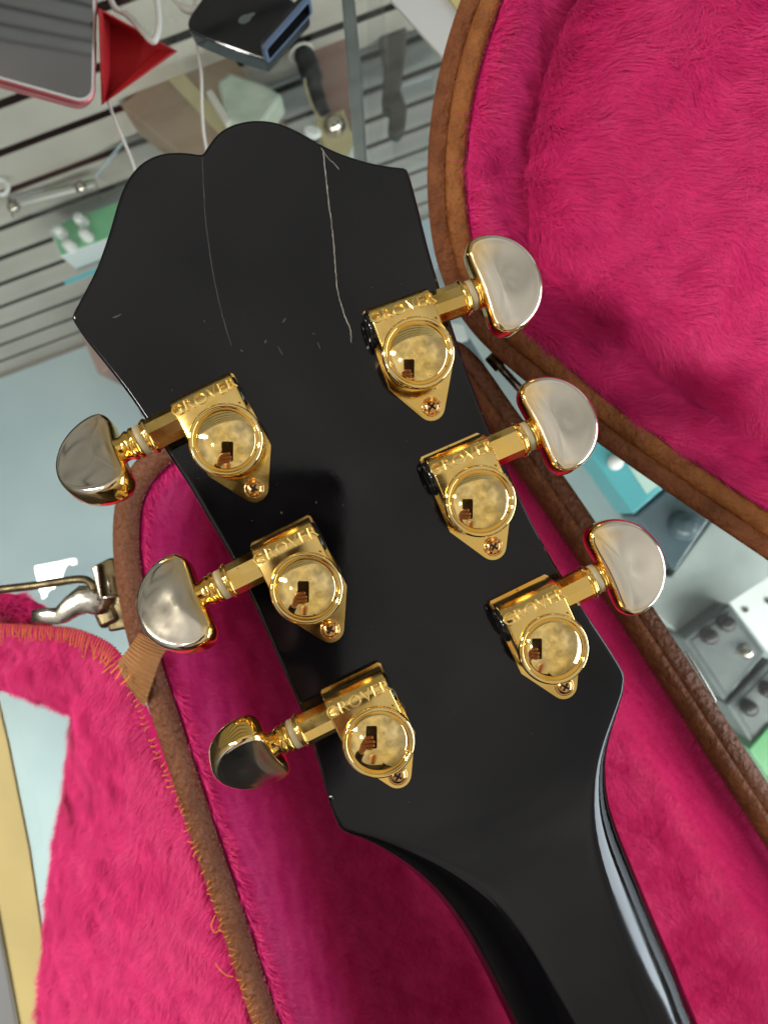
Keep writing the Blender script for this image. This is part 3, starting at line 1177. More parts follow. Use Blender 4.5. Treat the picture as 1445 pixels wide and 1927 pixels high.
def ribbon_px(name, pts, w, m, h=0.03 * MM, jit=0.25, n=8):
    ps = catmull([GL(x, y) for x, y in pts], n)
    rs = random.Random(len(pts) * 13)
    verts, faces = [], []
    for i, p in enumerate(ps):
        t = (ps[min(i + 1, len(ps) - 1)] - ps[max(i - 1, 0)]).normalized()
        s = Vector((t.y, -t.x, 0))
        ww = w * (1 + rs.uniform(-jit, jit)) * (0.35 if i in (0, len(ps) - 1) else 1)
        off = s * rs.uniform(-.25, .25) * w
        verts += [p + off - s * ww / 2 + Vector((0, 0, .004 * MM)), p + off + Vector((0, 0, h)), p + off + s * ww / 2 + Vector((0, 0, .004 * MM))]
    for i in range(len(ps) - 1):
        a = i * 3
        faces += [(a, a + 1, a + 4, a + 3), (a + 1, a + 2, a + 5, a + 4)]
    return mesh(name, verts, faces, m, guitar)


ribbon_px('scratch', [(608, 283), (613, 330), (620, 390), (627, 450), (631, 500), (634, 540), (641, 570), (650, 598), (659, 620), (661, 645)], .30 * MM, M['scratch'])
ribbon_px('scratch', [(604, 278), (616, 296), (628, 307), (638, 319)], .22 * MM, M['scratch'])
ribbon_px('scratch', [(381, 294), (384, 360), (389, 430), (400, 505), (412, 565), (424, 612), (436, 650)], .19 * MM, M['scratch_f'])
bm = bmesh.new()
rs = random.Random(9)
for x, y, l, w, a in [(535, 603, 14, 5, -60), (500, 643, 8, 5, 80), (528, 660, 26, 3, 62), (600, 650, 20, 3, 65), (455, 660, 8, 4, 20), (590, 628, 10, 4, 10), (700, 541, 4, 3, 0), (754, 535, 3, 2, 0),
                      (220, 595, 20, 4, -25), (385, 604, 6, 3, 70), (521, 912, 4, 2, 0), (530, 965, 6, 5, 40), (595, 945, 6, 3, 90), (765, 830, 8, 2, -15), (645, 950, 6, 2, 90), (855, 1340, 3, 2, 0), (770, 1510, 3, 2, 0), (1105, 1552, 4, 3, 0), (700, 1180, 3, 2, 0), (1000, 1380, 3, 2, 0)] + \
        [(rs.uniform(300, 900), rs.uniform(420, 1250), rs.uniform(2, 5), rs.uniform(1, 2.2), rs.uniform(0, 180)) for _ in range(12)]:
    c = GL(x, y)
    if y > 1100 and x > 1000:
        continue
    d = Vector((math.cos(R(-a - 24.5)), math.sin(R(-a - 24.5)), 0))
    e = Vector((-d.y, d.x, 0))
    L_, W_ = l / 7.9 / 2 * MM, w / 7.9 / 2 * MM
    vs = []
    for k in range(7):
        th = 2 * math.pi * k / 7
        f = rs.uniform(.55, 1.1)
        vs.append(bm.verts.new(c + d * (L_ * math.cos(th) * f) + e * (W_ * math.sin(th) * f) + Vector((0, 0, .012 * MM))))
    bm.faces.new(vs)
sc_ = from_bm('scuff_marks', bm, M['scratch_f'], guitar)
sc_['kind'] = 'stuff'


# ------------------------------------------------------------------ tuning machine
def text_mesh(body, size, extr):
    cu = bpy.data.curves.new('txt', 'FONT')
    cu.body = body
    cu.size = size
    cu.align_x = 'CENTER'
    cu.align_y = 'CENTER'
    cu.extrude = extr
    cu.bevel_depth = 0.03 * MM
    cu.bevel_resolution = 1
    cu.offset = -0.03 * MM
    cu.space_character = 1.06
    cu.resolution_u = 6
    ob = bpy.data.objects.new('txt', cu)
    COL.objects.link(ob)
    dg = bpy.context.evaluated_depsgraph_get()
    me = bpy.data.meshes.new_from_object(ob.evaluated_get(dg))
    bpy.data.objects.remove(ob)
    bpy.data.curves.remove(cu)
    return me


TXT = text_mesh('GROVER', 3.8 * MM, 0.40 * MM)
YC, ZC, RC = 9.1, 4.6, 5.0       # worm axis and rounding of the housing
for v in TXT.vertices:
    s = v.co.y / MM + 1.55
    w = v.co.z / MM
    if s <= 0:
        y, z = YC + s, ZC + RC + w
    else:
        a = s / RC
        y, z = YC + (RC + w) * math.sin(a), ZC + (RC + w) * math.cos(a)
    v.co = (v.co.x * 1.04, y * MM, z * MM)
TXT.materials.clear()
TXT.materials.append(M['gold_text'])


def housing(sx):
    """gear housing: rounded back over the worm, round nose under the cap"""
    prof = [(YC + RC, 0.9)] + [(YC + RC * math.cos(R(a)), ZC + RC * math.sin(R(a))) for a in range(0, 91, 10)] + [(5.0, 9.6), (0.0, 9.6)]
    bm = bmesh.new()
    HW = 7.5
    b = 0.35
    xs = [(-HW, b), (-HW + b * .3, b * .3), (-HW + b, 0), (-2.5, 0), (2.5, 0), (HW - b, 0), (HW - b * .3, b * .3), (HW, b)]
    rows = []
    for x, ins in xs:
        row = []
        for y, z in prof:
            if z > 0.95:
                dy, dz = y - YC, z - ZC
                if y > YC:
                    l = math.hypot(dy, dz)
                    y2, z2 = YC + dy / l * (l - ins), ZC + dz / l * (l - ins)
                else:
                    y2, z2 = y, z - ins
            else:
                y2, z2 = y - ins, z
            row.append(bm.verts.new((x * sx * MM, y2 * MM, z2 * MM)))
        rows.append(row)
    for A, B in zip(rows[:-1], rows[1:]):
        for q in range(len(prof) - 1):
            bm.faces.new((A[q], A[q + 1], B[q + 1], B[q])).smooth = True
    for row in (rows[0], rows[-1]):
        base = [bm.verts.new((row[0].co.x, 0, 0.9 * MM))]
        f = bm.faces.new(row + base)
        f.smooth = False
    # nose: half round below y = 0
    n = 24
    HWm = 7.5
    lower, upper, top = [], [], []
    for k in range(n + 1):
        a = R(180 + 180 * k / n)
        cx, cy = math.cos(a), math.sin(a)
        lower.append(bm.verts.new((HWm * cx * MM, HWm * cy * MM, .9 * MM)))
        upper.append(bm.verts.new((HWm * cx * MM, HWm * cy * MM, 9.2 * MM)))
        top.append(bm.verts.new(((HWm - .4) * cx * MM, (HWm - .4) * cy * MM, 9.6 * MM)))
    for k in range(n):
        bm.faces.new((lower[k], lower[k + 1], upper[k + 1], upper[k])).smooth = True
        bm.faces.new((upper[k], upper[k + 1], top[k + 1], top[k])).smooth = True
    bm.faces.new(top)
    me = bpy.data.meshes.new('tuning_machine')
    bmesh.ops.recalc_face_normals(bm, faces=bm.faces)
    bm.to_mesh(me)
    bm.free()
    me.materials.append(M['gold'])
    return me


def plate(sx):
    """base plate tapering to the screw ear"""
    pts = [(-7.9, 14.0), (-7.3, 14.6), (7.3, 14.6), (7.9, 14.0), (8.1, -4.6)]
    # right straight side runs down to the ear, left side is cut diagonally
    ex, ey, er_ = 0.0, -11.9, 3.3
    for k in range(9):
        a = R(-30 - 120 * k / 8)
        pts.append((ex + er_ * math.cos(a), ey + er_ * math.sin(a)))
    pts += [(-8.1, -4.6)]
    bm = bmesh.new()
    top = [bm.verts.new((x * MM, y * MM, 1.0 * MM)) for x, y in pts]
    bot = [bm.verts.new((x * MM, y * MM, 0.02 * MM)) for x, y in pts]
    bm.faces.new(top)
    bm.faces.new(list(reversed(bot)))
    for i in range(len(pts)):
        bm.faces.new((top[i], bot[i], bot[(i + 1) % len(pts)], top[(i + 1) % len(pts)]))
    bmesh.ops.recalc_face_normals(bm, faces=bm.faces)
    te = [e for e in bm.edges if all(abs(v.co.z - 1 * MM) < 1e-6 for v in e.verts)]
    bmesh.ops.bevel(bm, geom=te, offset=.3 * MM, segments=2, affect='EDGES')
    me = bpy.data.meshes.new('base_plate')
    bm.to_mesh(me)
    bm.free()
    me.materials.append(M['gold'])
    return me


def cap():
    prof = [(7.55, 8.2), (8.15, 8.4), (8.3, 8.9), (8.3, 9.7), (8.15, 10.2), (7.8, 10.45), (7.4, 10.4), (7.1, 10.15), (6.95, 9.8), (6.88, 9.72), (6.78, 9.8)]
    Rc = 13.5
    a0 = math.asin(6.7 / Rc)
    z0 = 9.95
    for k in range(13):
        a = a0 * (1 - k / 12)
        prof.append((Rc * math.sin(a), z0 + Rc * (math.cos(a) - math.cos(a0))))
    prof[-1] = (0, prof[-1][1])
    bm = lathe([(r * MM, h * MM) for r, h in prof], 72)
    me = bpy.data.meshes.new('dome_cap')
    bmesh.ops.recalc_face_normals(bm, faces=bm.faces)
    bm.to_mesh(me)
    bm.free()
    me.materials.append(M['gold_dome'])
    return me


def screw():
    prof = [(2.35, 1.02), (2.35, 1.35), (2.1, 1.45), (1.95, 1.4), (1.9, 1.42), (1.75, 1.75), (1.2, 2.05), (.6, 2.15), (0, 2.18)]
    bm = lathe([(r * MM, h * MM) for r, h in prof], 28, org=(0, -11.9 * MM, 0))
    n0 = len(bm.faces)
    for a in (35, 125):
        add_box(bm, (0, -11.9 * MM, 2.0 * MM), (2.1 * MM, .52 * MM, .5 * MM), Matrix.Rotation(R(a), 3, 'Z'))  # raised bars, dark colour painted for the shade of a cross slot
    bm.faces.ensure_lookup_table()
    for f in bm.faces[n0:]:
        f.material_index = 1
    me = bpy.data.meshes.new('screw')
    bmesh.ops.recalc_face_normals(bm, faces=bm.faces)
    bm.to_mesh(me)
    bm.free()
    me.materials.append(M['gold_dark'])
    me.materials.append(M['cross_shade'])
    return me


def barrel(sx):
    bm = lathe([(0, 7.3 * sx * MM)] + [(r * MM, h * sx * MM) for r, h in [(3.9, 7.3), (3.9, 14.6)]], 10, 'X', (0, YC * MM, ZC * MM), flat=True)
    lathe([(r * MM, h * sx * MM) for r, h in [(3.6, 14.5), (4.1, 14.6), (4.3, 14.9), (4.25, 15.3), (4.0, 15.5), (3.85, 15.6), (3.95, 15.8), (3.7, 16.1), (0, 16.1)]], 36, 'X', (0, YC * MM, ZC * MM), bm)
    me = bpy.data.meshes.new('barrel')
    bmesh.ops.recalc_face_normals(bm, faces=bm.faces)
    bm.to_mesh(me)
    bm.free()
    me.materials.append(M['gold'])
    return me


def washer(sx):
    bm = lathe([(r * MM, h * sx * MM) for r, h in [(0, 16.12), (3.3, 16.12), (3.55, 16.25), (3.55, 17.6), (3.3, 17.75), (0, 17.75)]], 32, 'X', (0, YC * MM, ZC * MM))
    me = bpy.data.meshes.new('nylon_washer')
    bmesh.ops.recalc_face_normals(bm, faces=bm.faces)
    bm.to_mesh(me)
    bm.free()
    me.materials.append(M['nylon'])
    return me


def endcap(sx):
    bm = lathe([(r * MM, -h * sx * MM) for r, h in ([(4.2, 7.4), (4.2, 8.2), (3.8, 8.6), (3.0, 8.7), (2.8, 8.4), (1.2, 8.3), (0, 8.3)] if sx > 0 else [(3.6, 7.4), (3.6, 7.75), (3.2, 7.95), (2.6, 7.9), (1.2, 7.8), (0, 7.8)])], 28, 'X', (0, YC * MM, ZC * MM))
    me = bpy.data.meshes.new('end_cap')
    bmesh.ops.recalc_face_normals(bm, faces=bm.faces)
    bm.to_mesh(me)
    bm.free()
    me.materials.append(M['endcap'])
    return me


def button(sx):
    """half-moon knob with stem rings; local origin on the worm axis, x outward"""
    out = []
    for k in range(33):
        a = R(-90 + 180 * k / 32)
        out.append((3.8 + 11.6 * math.cos(a) ** 0.97 if math.cos(a) > 1e-6 else 3.8, 11.9 * math.sin(a)))
    lft = catmull([Vector(p + (0,)) for p in [(3.8, 11.9), (1.7, 11.2), (.35, 9.2), (.15, 6.6), (.4, 3), (.5, 0), (.4, -3), (.15, -6.6), (.35, -9.2), (1.7, -11.2), (3.8, -11.9)]], 4)
    out += [(p.x, p.y) for p in lft[1:-1]]
    n = len(out)
    cen = (5.6, 0)
    nr = []
    for i in range(n):
        tx, ty = out[(i + 1) % n][0] - out[i - 1][0], out[(i + 1) % n][1] - out[i - 1][1]
        l = math.hypot(tx, ty)
        nr.append((-ty / l, tx / l))
    T = 3.5
    lay = [(0.35, 0.0), (.10, .9), (0, 1.8)][::-1]
    lay = [(1.9, T), (1.35, T - .02), (.95, T - .12), (.5, T - .45), (.2, T - 1.0), (.04, T - 1.8), (0, 0)]
    full = lay + [(i, -z) for i, z in lay[-2::-1]]
    bm = bmesh.new()
    wr = bm.verts.layers.float.new('wear')
    X0 = 20.2 - 1.65 * sx
    kc = (X0 + 1.6 - 17.8) / 4.0
    rings = []
    for ins, z in full:
        ring = []
        for (x, y), (nx, ny) in zip(out, nr):
            xx, yy = x + nx * ins, y + ny * ins
            # faces fall away slightly towards the outer rim
            zz = z * (1 - .10 * max(0, (xx - 3) / 10) ** 1.5)
            v = bm.verts.new(((X0 + xx) * sx * MM, yy * MM, zz * MM))
            face = 1.0 if ins > .9 else (.75 if ins > .4 else .2)
            v[wr] = face * min(.85, max(0.2, .35 + xx * .07)) + .30 * max(0, min(1, (xx - 5) / 6))
            ring.append(v)
        rings.append(ring)
    for A, B in zip(rings[:-1], rings[1:]):
        for i in range(n):
            bm.faces.new((A[i], A[(i + 1) % n], B[(i + 1) % n], B[i])).smooth = True
    for ring, sg in ((rings[0], 1), (rings[-1], -1)):
        cxm = sum(v.co.x for v in ring) / n
        prev = ring
        for f_ in (.86, .7, .52, .34, .16):
            cur = []
            for v in ring:
                x_, y_ = cxm + (v.co.x - cxm) * f_, v.co.y * f_
                q = bm.verts.new((x_, y_, v.co.z + sg * .62 * MM * (1 - f_ * f_)))
                xr = x_ / MM * sx - X0
                q[wr] = min(1.15, max(.3, .42 + xr * .075 - (y_ / MM) * .018))
                cur.append(q)
            for i in range(n):
                bm.faces.new((prev[i], prev[(i + 1) % n], cur[(i + 1) % n], cur[i])).smooth = True
            prev = cur
        bm.faces.new(prev).smooth = True
    lathe([(r * MM, (17.8 + (h - 17.8) * kc) * sx * MM) for r, h in [(0, 17.8), (3.3, 17.8), (3.7, 18.0), (3.75, 18.4), (3.4, 18.65), (3.2, 18.75), (3.45, 18.95), (3.6, 19.3), (3.3, 19.7), (3.0, 20.0), (2.9, 20.6), (3.2, 21.8)]], 30, 'X', (0, 0, 0), bm)
    me = bpy.data.meshes.new('button')
    bmesh.ops.recalc_face_normals(bm, faces=bm.faces)
    bm.to_mesh(me)
    bm.free()
    me.materials.append(M['button'])
    return me


parts = {}
for sx in (1, -1):
    parts[sx] = dict(tuning_machine=housing(sx), base_plate=plate(sx), barrel=barrel(sx), nylon_washer=washer(sx), end_cap=endcap(sx), button=button(sx))
CAP, SCR = cap(), screw()
# dome pixel, side, twist about the normal, roll of the button
tuners = [(788, 663, 1, -4.5, 3), (905, 943, 1, -1.0, 10), (1043, 1222, 1, 1.0, 4),
          (425, 828, -1, 2.5, 37), (577, 1108, -1, 2.0, 26), (713, 1398, -1, 1.0, -44)]
names = ['top right', 'middle right', 'lower right', 'top left', 'middle left', 'lower left']
for (px, py, sx, tw, roll), nm in zip(tuners, names):
    c = GL(px, py, 10.3 * MM)
    hs = bpy.data.objects.new('tuning_machine', parts[sx]['tuning_machine'])
    COL.objects.link(hs)
    hs.parent = guitar
    hs.location = (c.x, c.y, 0.0)
    hs.rotation_euler = (0, 0, R(tw))
    for key in ('base_plate', 'barrel', 'nylon_washer', 'end_cap'):
        o = bpy.data.objects.new(key, parts[sx][key])
        COL.objects.link(o)
        o.parent = hs
    o = bpy.data.objects.new('dome_cap', CAP)
    COL.objects.link(o)
    o.parent = hs
    o = bpy.data.objects.new('screw', SCR)
    COL.objects.link(o)
    o.parent = hs
    o = bpy.data.objects.new('lettering', TXT)
    COL.objects.link(o)
    o.parent = hs
    o = bpy.data.objects.new('button', parts[sx]['button'])
    COL.objects.link(o)
    o.parent = hs
    o.location = (0, YC * MM, ZC * MM)
    o.rotation_euler = (-R(roll), 0, 0)

#@@TABLE
# ------------------------------------------------------------------ things lying on the glass
M['red'] = mat('red_folio', (0.50, 0.014, 0.018), 0.6, col2=(0.44, 0.012, 0.016), nscale=40, bump=.2, bscale=900)
M['redmetal'] = mat('red_aluminium', (0.55, 0.12, 0.13), 0.3, 0.6)
M['screen'] = mat('dark_screen_glass', (0.012, 0.011, 0.010), 0.02, spec=0.9, coat=1.0)
M['screen'].node_tree.nodes['Principled BSDF'].inputs['Coat IOR'].default_value = 2.6
M['bezel'] = mat('pale_bezel', (0.62, 0.60, 0.55), 0.3)
M['cable'] = mat('white_cable', (0.74, 0.73, 0.66), 0.4)
M['reader'] = mat('reader_black', (0.014, 0.015, 0.016), 0.06, rough2=0.12, nscale=80)
M['readerblue'] = mat('reader_blue_rim', (0.11, 0.165, 0.26), 0.4)
M['emblem'] = mat('emblem_print', (0.13, 0.165, 0.15), 0.3)

# tablet propped on its folded red cover
TZ = 0.022
tab = empty('tablet', tuple(P(60, 60, 0.0)))
tag(tab, 'dark tablet in red folio cover at the upper left corner', 'tablet')
TO = P(181, 205, TZ)
TNv = Vector((0.55, -0.02, 0.83)).normalized()


def T(x, y, h=0.0):
    return PL(x, y, TO + TNv * h, TNv)


pu = (T(187, -160) - T(181, 205))
pu.normalize()
pw = TNv.cross(pu)          # to the left
cc = T(181, 205)
# rounded rectangle in plane coordinates
def rrect(o, ux, uy, x0, x1, y0, y1, r, n=6):
    pts = []
    for cx, cy, a0 in [(x1 - r, y1 - r, 0), (x0 + r, y1 - r, 90), (x0 + r, y0 + r, 180), (x1 - r, y0 + r, 270)]:
        for k in range(n + 1):
            a = R(a0 + 90 * k / n)
            pts.append(o + ux * (cx + r * math.cos(a)) + uy * (cy + r * math.sin(a)))
    return pts


wl(prism('body', rrect(cc, pu, pw, 0, .17, 0, .25, .009), .007, M['redmetal'], None, .0012, -TNv, 3), tab)
wl(prism('bezel', rrect(cc + TNv * .0005, pu, pw, .0012, .1688, .0012, .2488, .008), .0004, M['bezel'], None, 0, -TNv), tab)
wl(prism('screen', rrect(cc + TNv * .0010, pu, pw, .0024, .1676, .0024, .2476, .007), .0004, M['screen'], None, 0, -TNv), tab)
bm = bmesh.new()
for k in range(11):
    add_box(bm, cc + pu * (.040 + .0030 * k) - pw * .0001 - TNv * .0035, (.0016, .0006, .0016), Matrix((pu, pw, TNv)).transposed())
wl(from_bm('speaker_holes', bm, M['black_pl']), tab)
bm = bmesh.new()
add_box(bm, cc + pu * .027 - pw * .0001 - TNv * .0035, (.012, .0008, .0026), Matrix((pu, pw, TNv)).transposed(), .0003)
wl(from_bm('charging_port', bm, M['bezel']), tab)
# folio cover folded into a triangular prop, open towards the viewer
fa, fb, fc = P(189, 18, .030), P(194, 196, .016), P(331, 96, .003)
verts, faces = [], []
tri = [fa, fb, fc]
low = [P(206, 40, .002), P(208, 178, .002), P(300, 92, .001)]
verts = tri + low
for i in range(3):
    faces.append((i, (i + 1) % 3, 3 + (i + 1) % 3, 3 + i))
faces.append((3, 4, 5))
fo = mesh('folio_cover', verts, faces, M['red'], None, False)
so_ = fo.modifiers.new('thick', 'SOLIDIFY')
so_.thickness = .0022
so_.offset = 0
wl(fo, tab)
bm = bmesh.new()
tube_mesh(bm, catmull([P(x, y, z) for x, y, z in [(200, -30, .012), (215, 12, .008), (240, 28, .006), (268, 58, .020), (288, 78, .026), (297, 62, .024), (299, 30, .018), (290, -40, .01)]], 8), 1.5 * MM, 10)
wc = from_bm('charging_cable', bm, M['cable'])
tag(wc, 'thick white cable looped over the red folio cover', 'cable')
bm = bmesh.new()
tube_mesh(bm, catmull([P(x, y, .0012) for x, y in [(204, 190), (216, 225), (232, 262), (246, 295), (254, 318), (262, 345), (280, 380)]], 6), .75 * MM, 8)
wc = from_bm('charging_cable', bm, M['cable'])
tag(wc, 'thin white cable running from the tablet corner behind the headstock', 'cable')
bm = bmesh.new()
tube_mesh(bm, catmull([P(x, y, .0012) for x, y in [(366, -40), (367, 40), (372, 95), (379, 140), (380, 200), (383, 245), (389, 282), (400, 330)]], 6), .75 * MM, 8)
wc = from_bm('charging_cable', bm, M['cable'])
tag(wc, 'thin pale cable beside the card reader running behind the headstock', 'cable')
bm = bmesh.new()
tube_mesh(bm, catmull([P(x, y, .003) for x, y in [(318, -10), (338, 8), (358, 20), (385, 16), (410, 14)]], 6), [1.0 * MM] * 8 + [2.2 * MM] * 17, 10)
wc = from_bm('cable_plug', bm, M['cable'])
tag(wc, 'white cable plug at the left of the dark card reader', 'plug')

# card reader
rd = empty('card_reader', tuple(P(470, 50, 0.0)))
tag(rd, 'black card reader with blue rimmed card slot lying on the glass', 'card reader')
RH = .0125
top = catmull([P(x, y, RH) for x, y in [(499, 113), (440, 93), (372, 66), (356, 52), (355, 36), (370, 12), (400, -28), (430, -50), (480, -40), (540, -4), (570, 8), (580, 20), (560, 44)]], 4, True, (0,))
body = prism('body', [p for p in top], RH - .0008, M['reader'], None, .0009, None, 2)
wl(body, rd)
# slot end: blue frame with a dark opening on the side that faces the viewer
a, b = P(503, 116, RH), P(582, 27, RH)
ax = (b - a).normalized()
oc = Vector((ax.y, -ax.x, 0))
mid = (a + b) / 2
Ls = (b - a).length
bm = bmesh.new()
hw = Ls / 2 + .001
zt, zb = RH + .0004, .0014
fr0 = rrect(mid + Vector((0, 0, (zt + zb) / 2)), ax, Vector((0, 0, 1)), -hw, hw, -(zt - zb) / 2, (zt - zb) / 2, .0018, 4)
fr1 = rrect(mid + Vector((0, 0, (zt + zb) / 2 - .0002)), ax, Vector((0, 0, 1)), -hw + .0016, hw - .0016, -(zt - zb) / 2 + .0016, (zt - zb) / 2 - .0016, .0012, 4)
o0 = [bm.verts.new(p - oc * .0006) for p in fr0]
o1 = [bm.verts.new(p + oc * .0012) for p in fr0]
o1b = [bm.verts.new(p.lerp(q, .12) + oc * .0018) for p, q in zip(fr0, fr1)]
i1_ = [bm.verts.new(p + oc * .0016) for p in fr1]
i0_ = [bm.verts.new(p - oc * .0035) for p in fr1]
n = len(fr0)
for A, B in ((o0, o1), (o1, o1b), (o1b, i1_), (i1_, i0_)):
    for i in range(n):
        bm.faces.new((A[i], A[(i + 1) % n], B[(i + 1) % n], B[i])).material_index = 1 if B is i0_ else 0
bm.faces.new(i0_).material_index = 1
wl(from_bm('slot_frame', bm, [M['readerblue'], M['black_pl']]), rd)
# faint leaf-like emblem printed on top
bm = bmesh.new()
ec = P(461, 36, RH + .0002)
for dx, dy, rx, ry, an in [(0, 0, 3.4, 2.1, 25), (2.6, 1.8, 2.6, 1.0, 25), (-1.0, -.6, 1.6, .8, -20)]:
    vs = []
    for k in range(16):
        t = 2 * math.pi * k / 16
        x, y = rx * math.cos(t), ry * math.sin(t)
        vs.append(bm.verts.new(ec + Vector(((dx + x * math.cos(R(an)) - y * math.sin(R(an))), (dy + x * math.sin(R(an)) + y * math.cos(R(an))), 0)) * MM + Vector((0, 0, 1e-5 * dx))))
    bm.faces.new(vs)
wl(from_bm('emblem', bm, M['emblem']), rd)

#@@BELOW
# ------------------------------------------------------------------ things inside the counter, seen through the glass
M['pgreen'] = mat('pedal_green', (0.16, 0.46, 0.24), 0.4, col2=(0.24, 0.52, 0.32), nscale=25)
M['pwhite'] = mat('pedal_white', (0.66, 0.72, 0.74), 0.4)
M['teal'] = mat('teal_enamel', (0.10, 0.40, 0.46), 0.3)
M['tealp'] = mat('pale_teal', (0.48, 0.66, 0.62), 0.4)
M['slate'] = mat('slate_enamel', (0.085, 0.13, 0.155), 0.3, col2=(0.12, 0.17, 0.20), nscale=20)
M['greybox'] = mat('grey_box', (0.34, 0.39, 0.385), 0.5, col2=(0.26, 0.30, 0.30), nscale=18)
M['charcoal'] = mat('charcoal_box', (0.055, 0.070, 0.075), 0.4, col2=(0.09, 0.11, 0.115), nscale=25)
M['charcoal2'] = mat('charcoal_panel', (0.085, 0.10, 0.105), 0.45, col2=(0.12, 0.14, 0.145), nscale=40)
M['card'] = mat('white_card', (0.68, 0.72, 0.74), 0.6)
M['ink'] = mat('dark_ink', (0.05, 0.05, 0.05), 0.6)
M['kraft'] = mat('kraft_board', (0.34, 0.245, 0.17), 0.7, col2=(0.28, 0.20, 0.145), nscale=15)
M['mauve'] = mat('mauve_board', (0.32, 0.20, 0.17), 0.6)
M['bag'] = mat('pale_green_bag', (0.42, 0.50, 0.42), 0.35, col2=(0.52, 0.58, 0.50), nscale=40, bump=.5, bscale=80, bdist=.003)
M['beige'] = mat('beige_block', (0.50, 0.43, 0.25), 0.5)
M['leaf'] = mat('green_enamel', (0.05, 0.22, 0.08), 0.4)
M['dgrey'] = mat('dark_grey_strap', (0.085, 0.08, 0.07), 0.5, col2=(0.13, 0.12, 0.105), nscale=30)


def block(name, pts, ztop, h, m, label, cat, group=None, bevel=.0015):
    o = prism(name, [P(x, y, ztop) for x, y in pts], h, m, None, bevel)
    tag(o, label, cat, group)
    return o


strip_px('upper_shelf', [(180, 330), (420, 20), (640, -120), (1000, -120), (1000, 420), (700, 560)], -.47, .006, M['acrylic'], counter)
# effects pedal in pale green with white knobs, on a clear bracket hung on the slats
zt = -.55
ped = empty('effects_pedal', tuple(P(170, 470, zt - .06)))
tag(ped, 'pale green effects pedal with white knobs below the glass', 'effects pedal')
top = [P(92, 428, zt), P(262, 366, zt), P(284, 420, zt), P(113, 483, zt)]
wl(prism('casing', top, .058, M['pwhite'], None, .002), ped)
c4 = sum(top, Vector()) / 4
wl(prism('face_panel', [c4 + (p - c4) * .955 + Vector((0, 0, .0012)) for p in top], .001, M['pgreen']), ped)
for x, y in [(118, 440), (157, 418), (167, 446), (136, 466)]:
    p = P(x, y, zt + .001)
    wl(from_bm('knob', lathe([(r * MM, h * MM) for r, h in [(7.5, 0), (7.5, 4), (6.6, 5), (6.2, 16), (5.6, 17.5), (0, 17.8)]], 18, org=p), M['white_pl']), ped)
wl(prism('front_stripe', [P(121, 528, zt - .040), P(250, 478, zt - .040), P(252, 486, zt - .046), P(123, 536, zt - .046)], .002, M['teal']), ped)
br = empty('acrylic_bracket', tuple(P(110, 380, -.56)))
tag(br, 'clear acrylic bracket with two screws above the green pedal', 'bracket')
wl(prism('plate', [P(14, 372, -.50), P(178, 335, -.50), P(186, 372, -.50), P(22, 408, -.50)], .006, M['acrylic'], None, .001), br)
bm = bmesh.new()
tube_mesh(bm, [P(40, 384, -.498), P(178, 349, -.498)], 1.5 * MM, 8)
wl(from_bm('rod', bm, M['white_pl']), br)
for x, y in [(27, 390), (154, 353)]:
    wl(from_bm('screw_head', lathe([(r * MM, h * MM) for r, h in [(7, 0), (7, 3), (5, 6), (2, 8), (0, 8.3)]], 18, org=P(x, y, -.499)), M['nickel']), br)
bm = bmesh.new()
tube_mesh(bm, [P(3 + 13 * math.cos(t * math.pi / 10), 352 + 14 * math.sin(t * math.pi / 10), -.46) for t in range(20)], 2.4 * MM, 10, True)
o = from_bm('price_ring', bm, M['white_pl'])
tag(o, 'small white ring at left edge above the clear bracket', 'ring')

kb = empty('cardboard_box', tuple(P(390, 200, -.465)))
tag(kb, 'brown cardboard box under the glass beside the tablet', 'box')
wl(prism('carton', [P(x, y, -.40) for x, y in [(226, 196), (405, 66), (560, 262), (392, 330)]], .065, M['kraft'], None, .0015), kb)
wl(prism('tape', [P(x, y, -.3988) for x, y in [(306, 138), (330, 120), (486, 293), (460, 303)]], .0008, M['beige']), kb)
block('plastic_bag', [(408, 152), (432, 134), (500, 158), (532, 178), (500, 226), (470, 246), (424, 228)], -.36, .035, M['bag'], 'pale green plastic bag on the brown cardboard box', 'bag', bevel=.004)
block('mauve_panel', [(560, -20), (648, -40), (668, 214), (612, 240)], -.44, .03, M['mauve'], 'mauve board behind the card reader beside metal rail', 'board')
block('pale_strip', [(386, 172), (398, 166), (438, 228), (424, 234)], -.36, .012, M['bezel'], 'narrow pale strip on the brown cardboard box', 'strip')
pl = empty('audio_plug', tuple(P(590, 150, -.46)))
tag(pl, 'black jack plug and cable below the card reader', 'plug')
bm = bmesh.new()
tube_mesh(bm, catmull([P(x, y, -.42) for x, y in [(556, 60), (566, 88), (578, 118), (592, 160), (608, 212)]], 4), [7 * MM] * 6 + [11 * MM] * 6 + [7.5 * MM] * 5, 14)
wl(from_bm('sleeve', bm, M['black_pl']), pl)
bm = bmesh.new()
tube_mesh(bm, [P(567, 101, -.417) + Vector((12.5 * MM * math.cos(R(20)) * math.cos(t * .393), 12.5 * MM * math.sin(R(20)) * math.cos(t * .393) + 4 * MM * math.sin(t * .393), 10 * MM * math.sin(t * .393))) for t in range(16)], 1.3 * MM, 8, True)
wl(from_bm('collar_ring', bm, M['cable']), pl)
bm = bmesh.new()
tube_mesh(bm, catmull([P(x, y, -.40) for x, y in [(573, 148), (578, 175), (588, 200), (600, 222)]], 4), 1.3 * MM, 8)
wl(from_bm('tan_wire', bm, M['beige']), pl)
mt = empty('mounting_block', tuple(P(635, 250, -.46)))
tag(mt, 'beige mounting block with shiny stud beside the metal rail', 'block')
wl(prism('block', [P(x, y, -.40) for x, y in [(592, 226), (646, 204), (664, 258), (690, 330), (640, 330), (606, 262)]], .06, M['beige'], None, .002), mt)
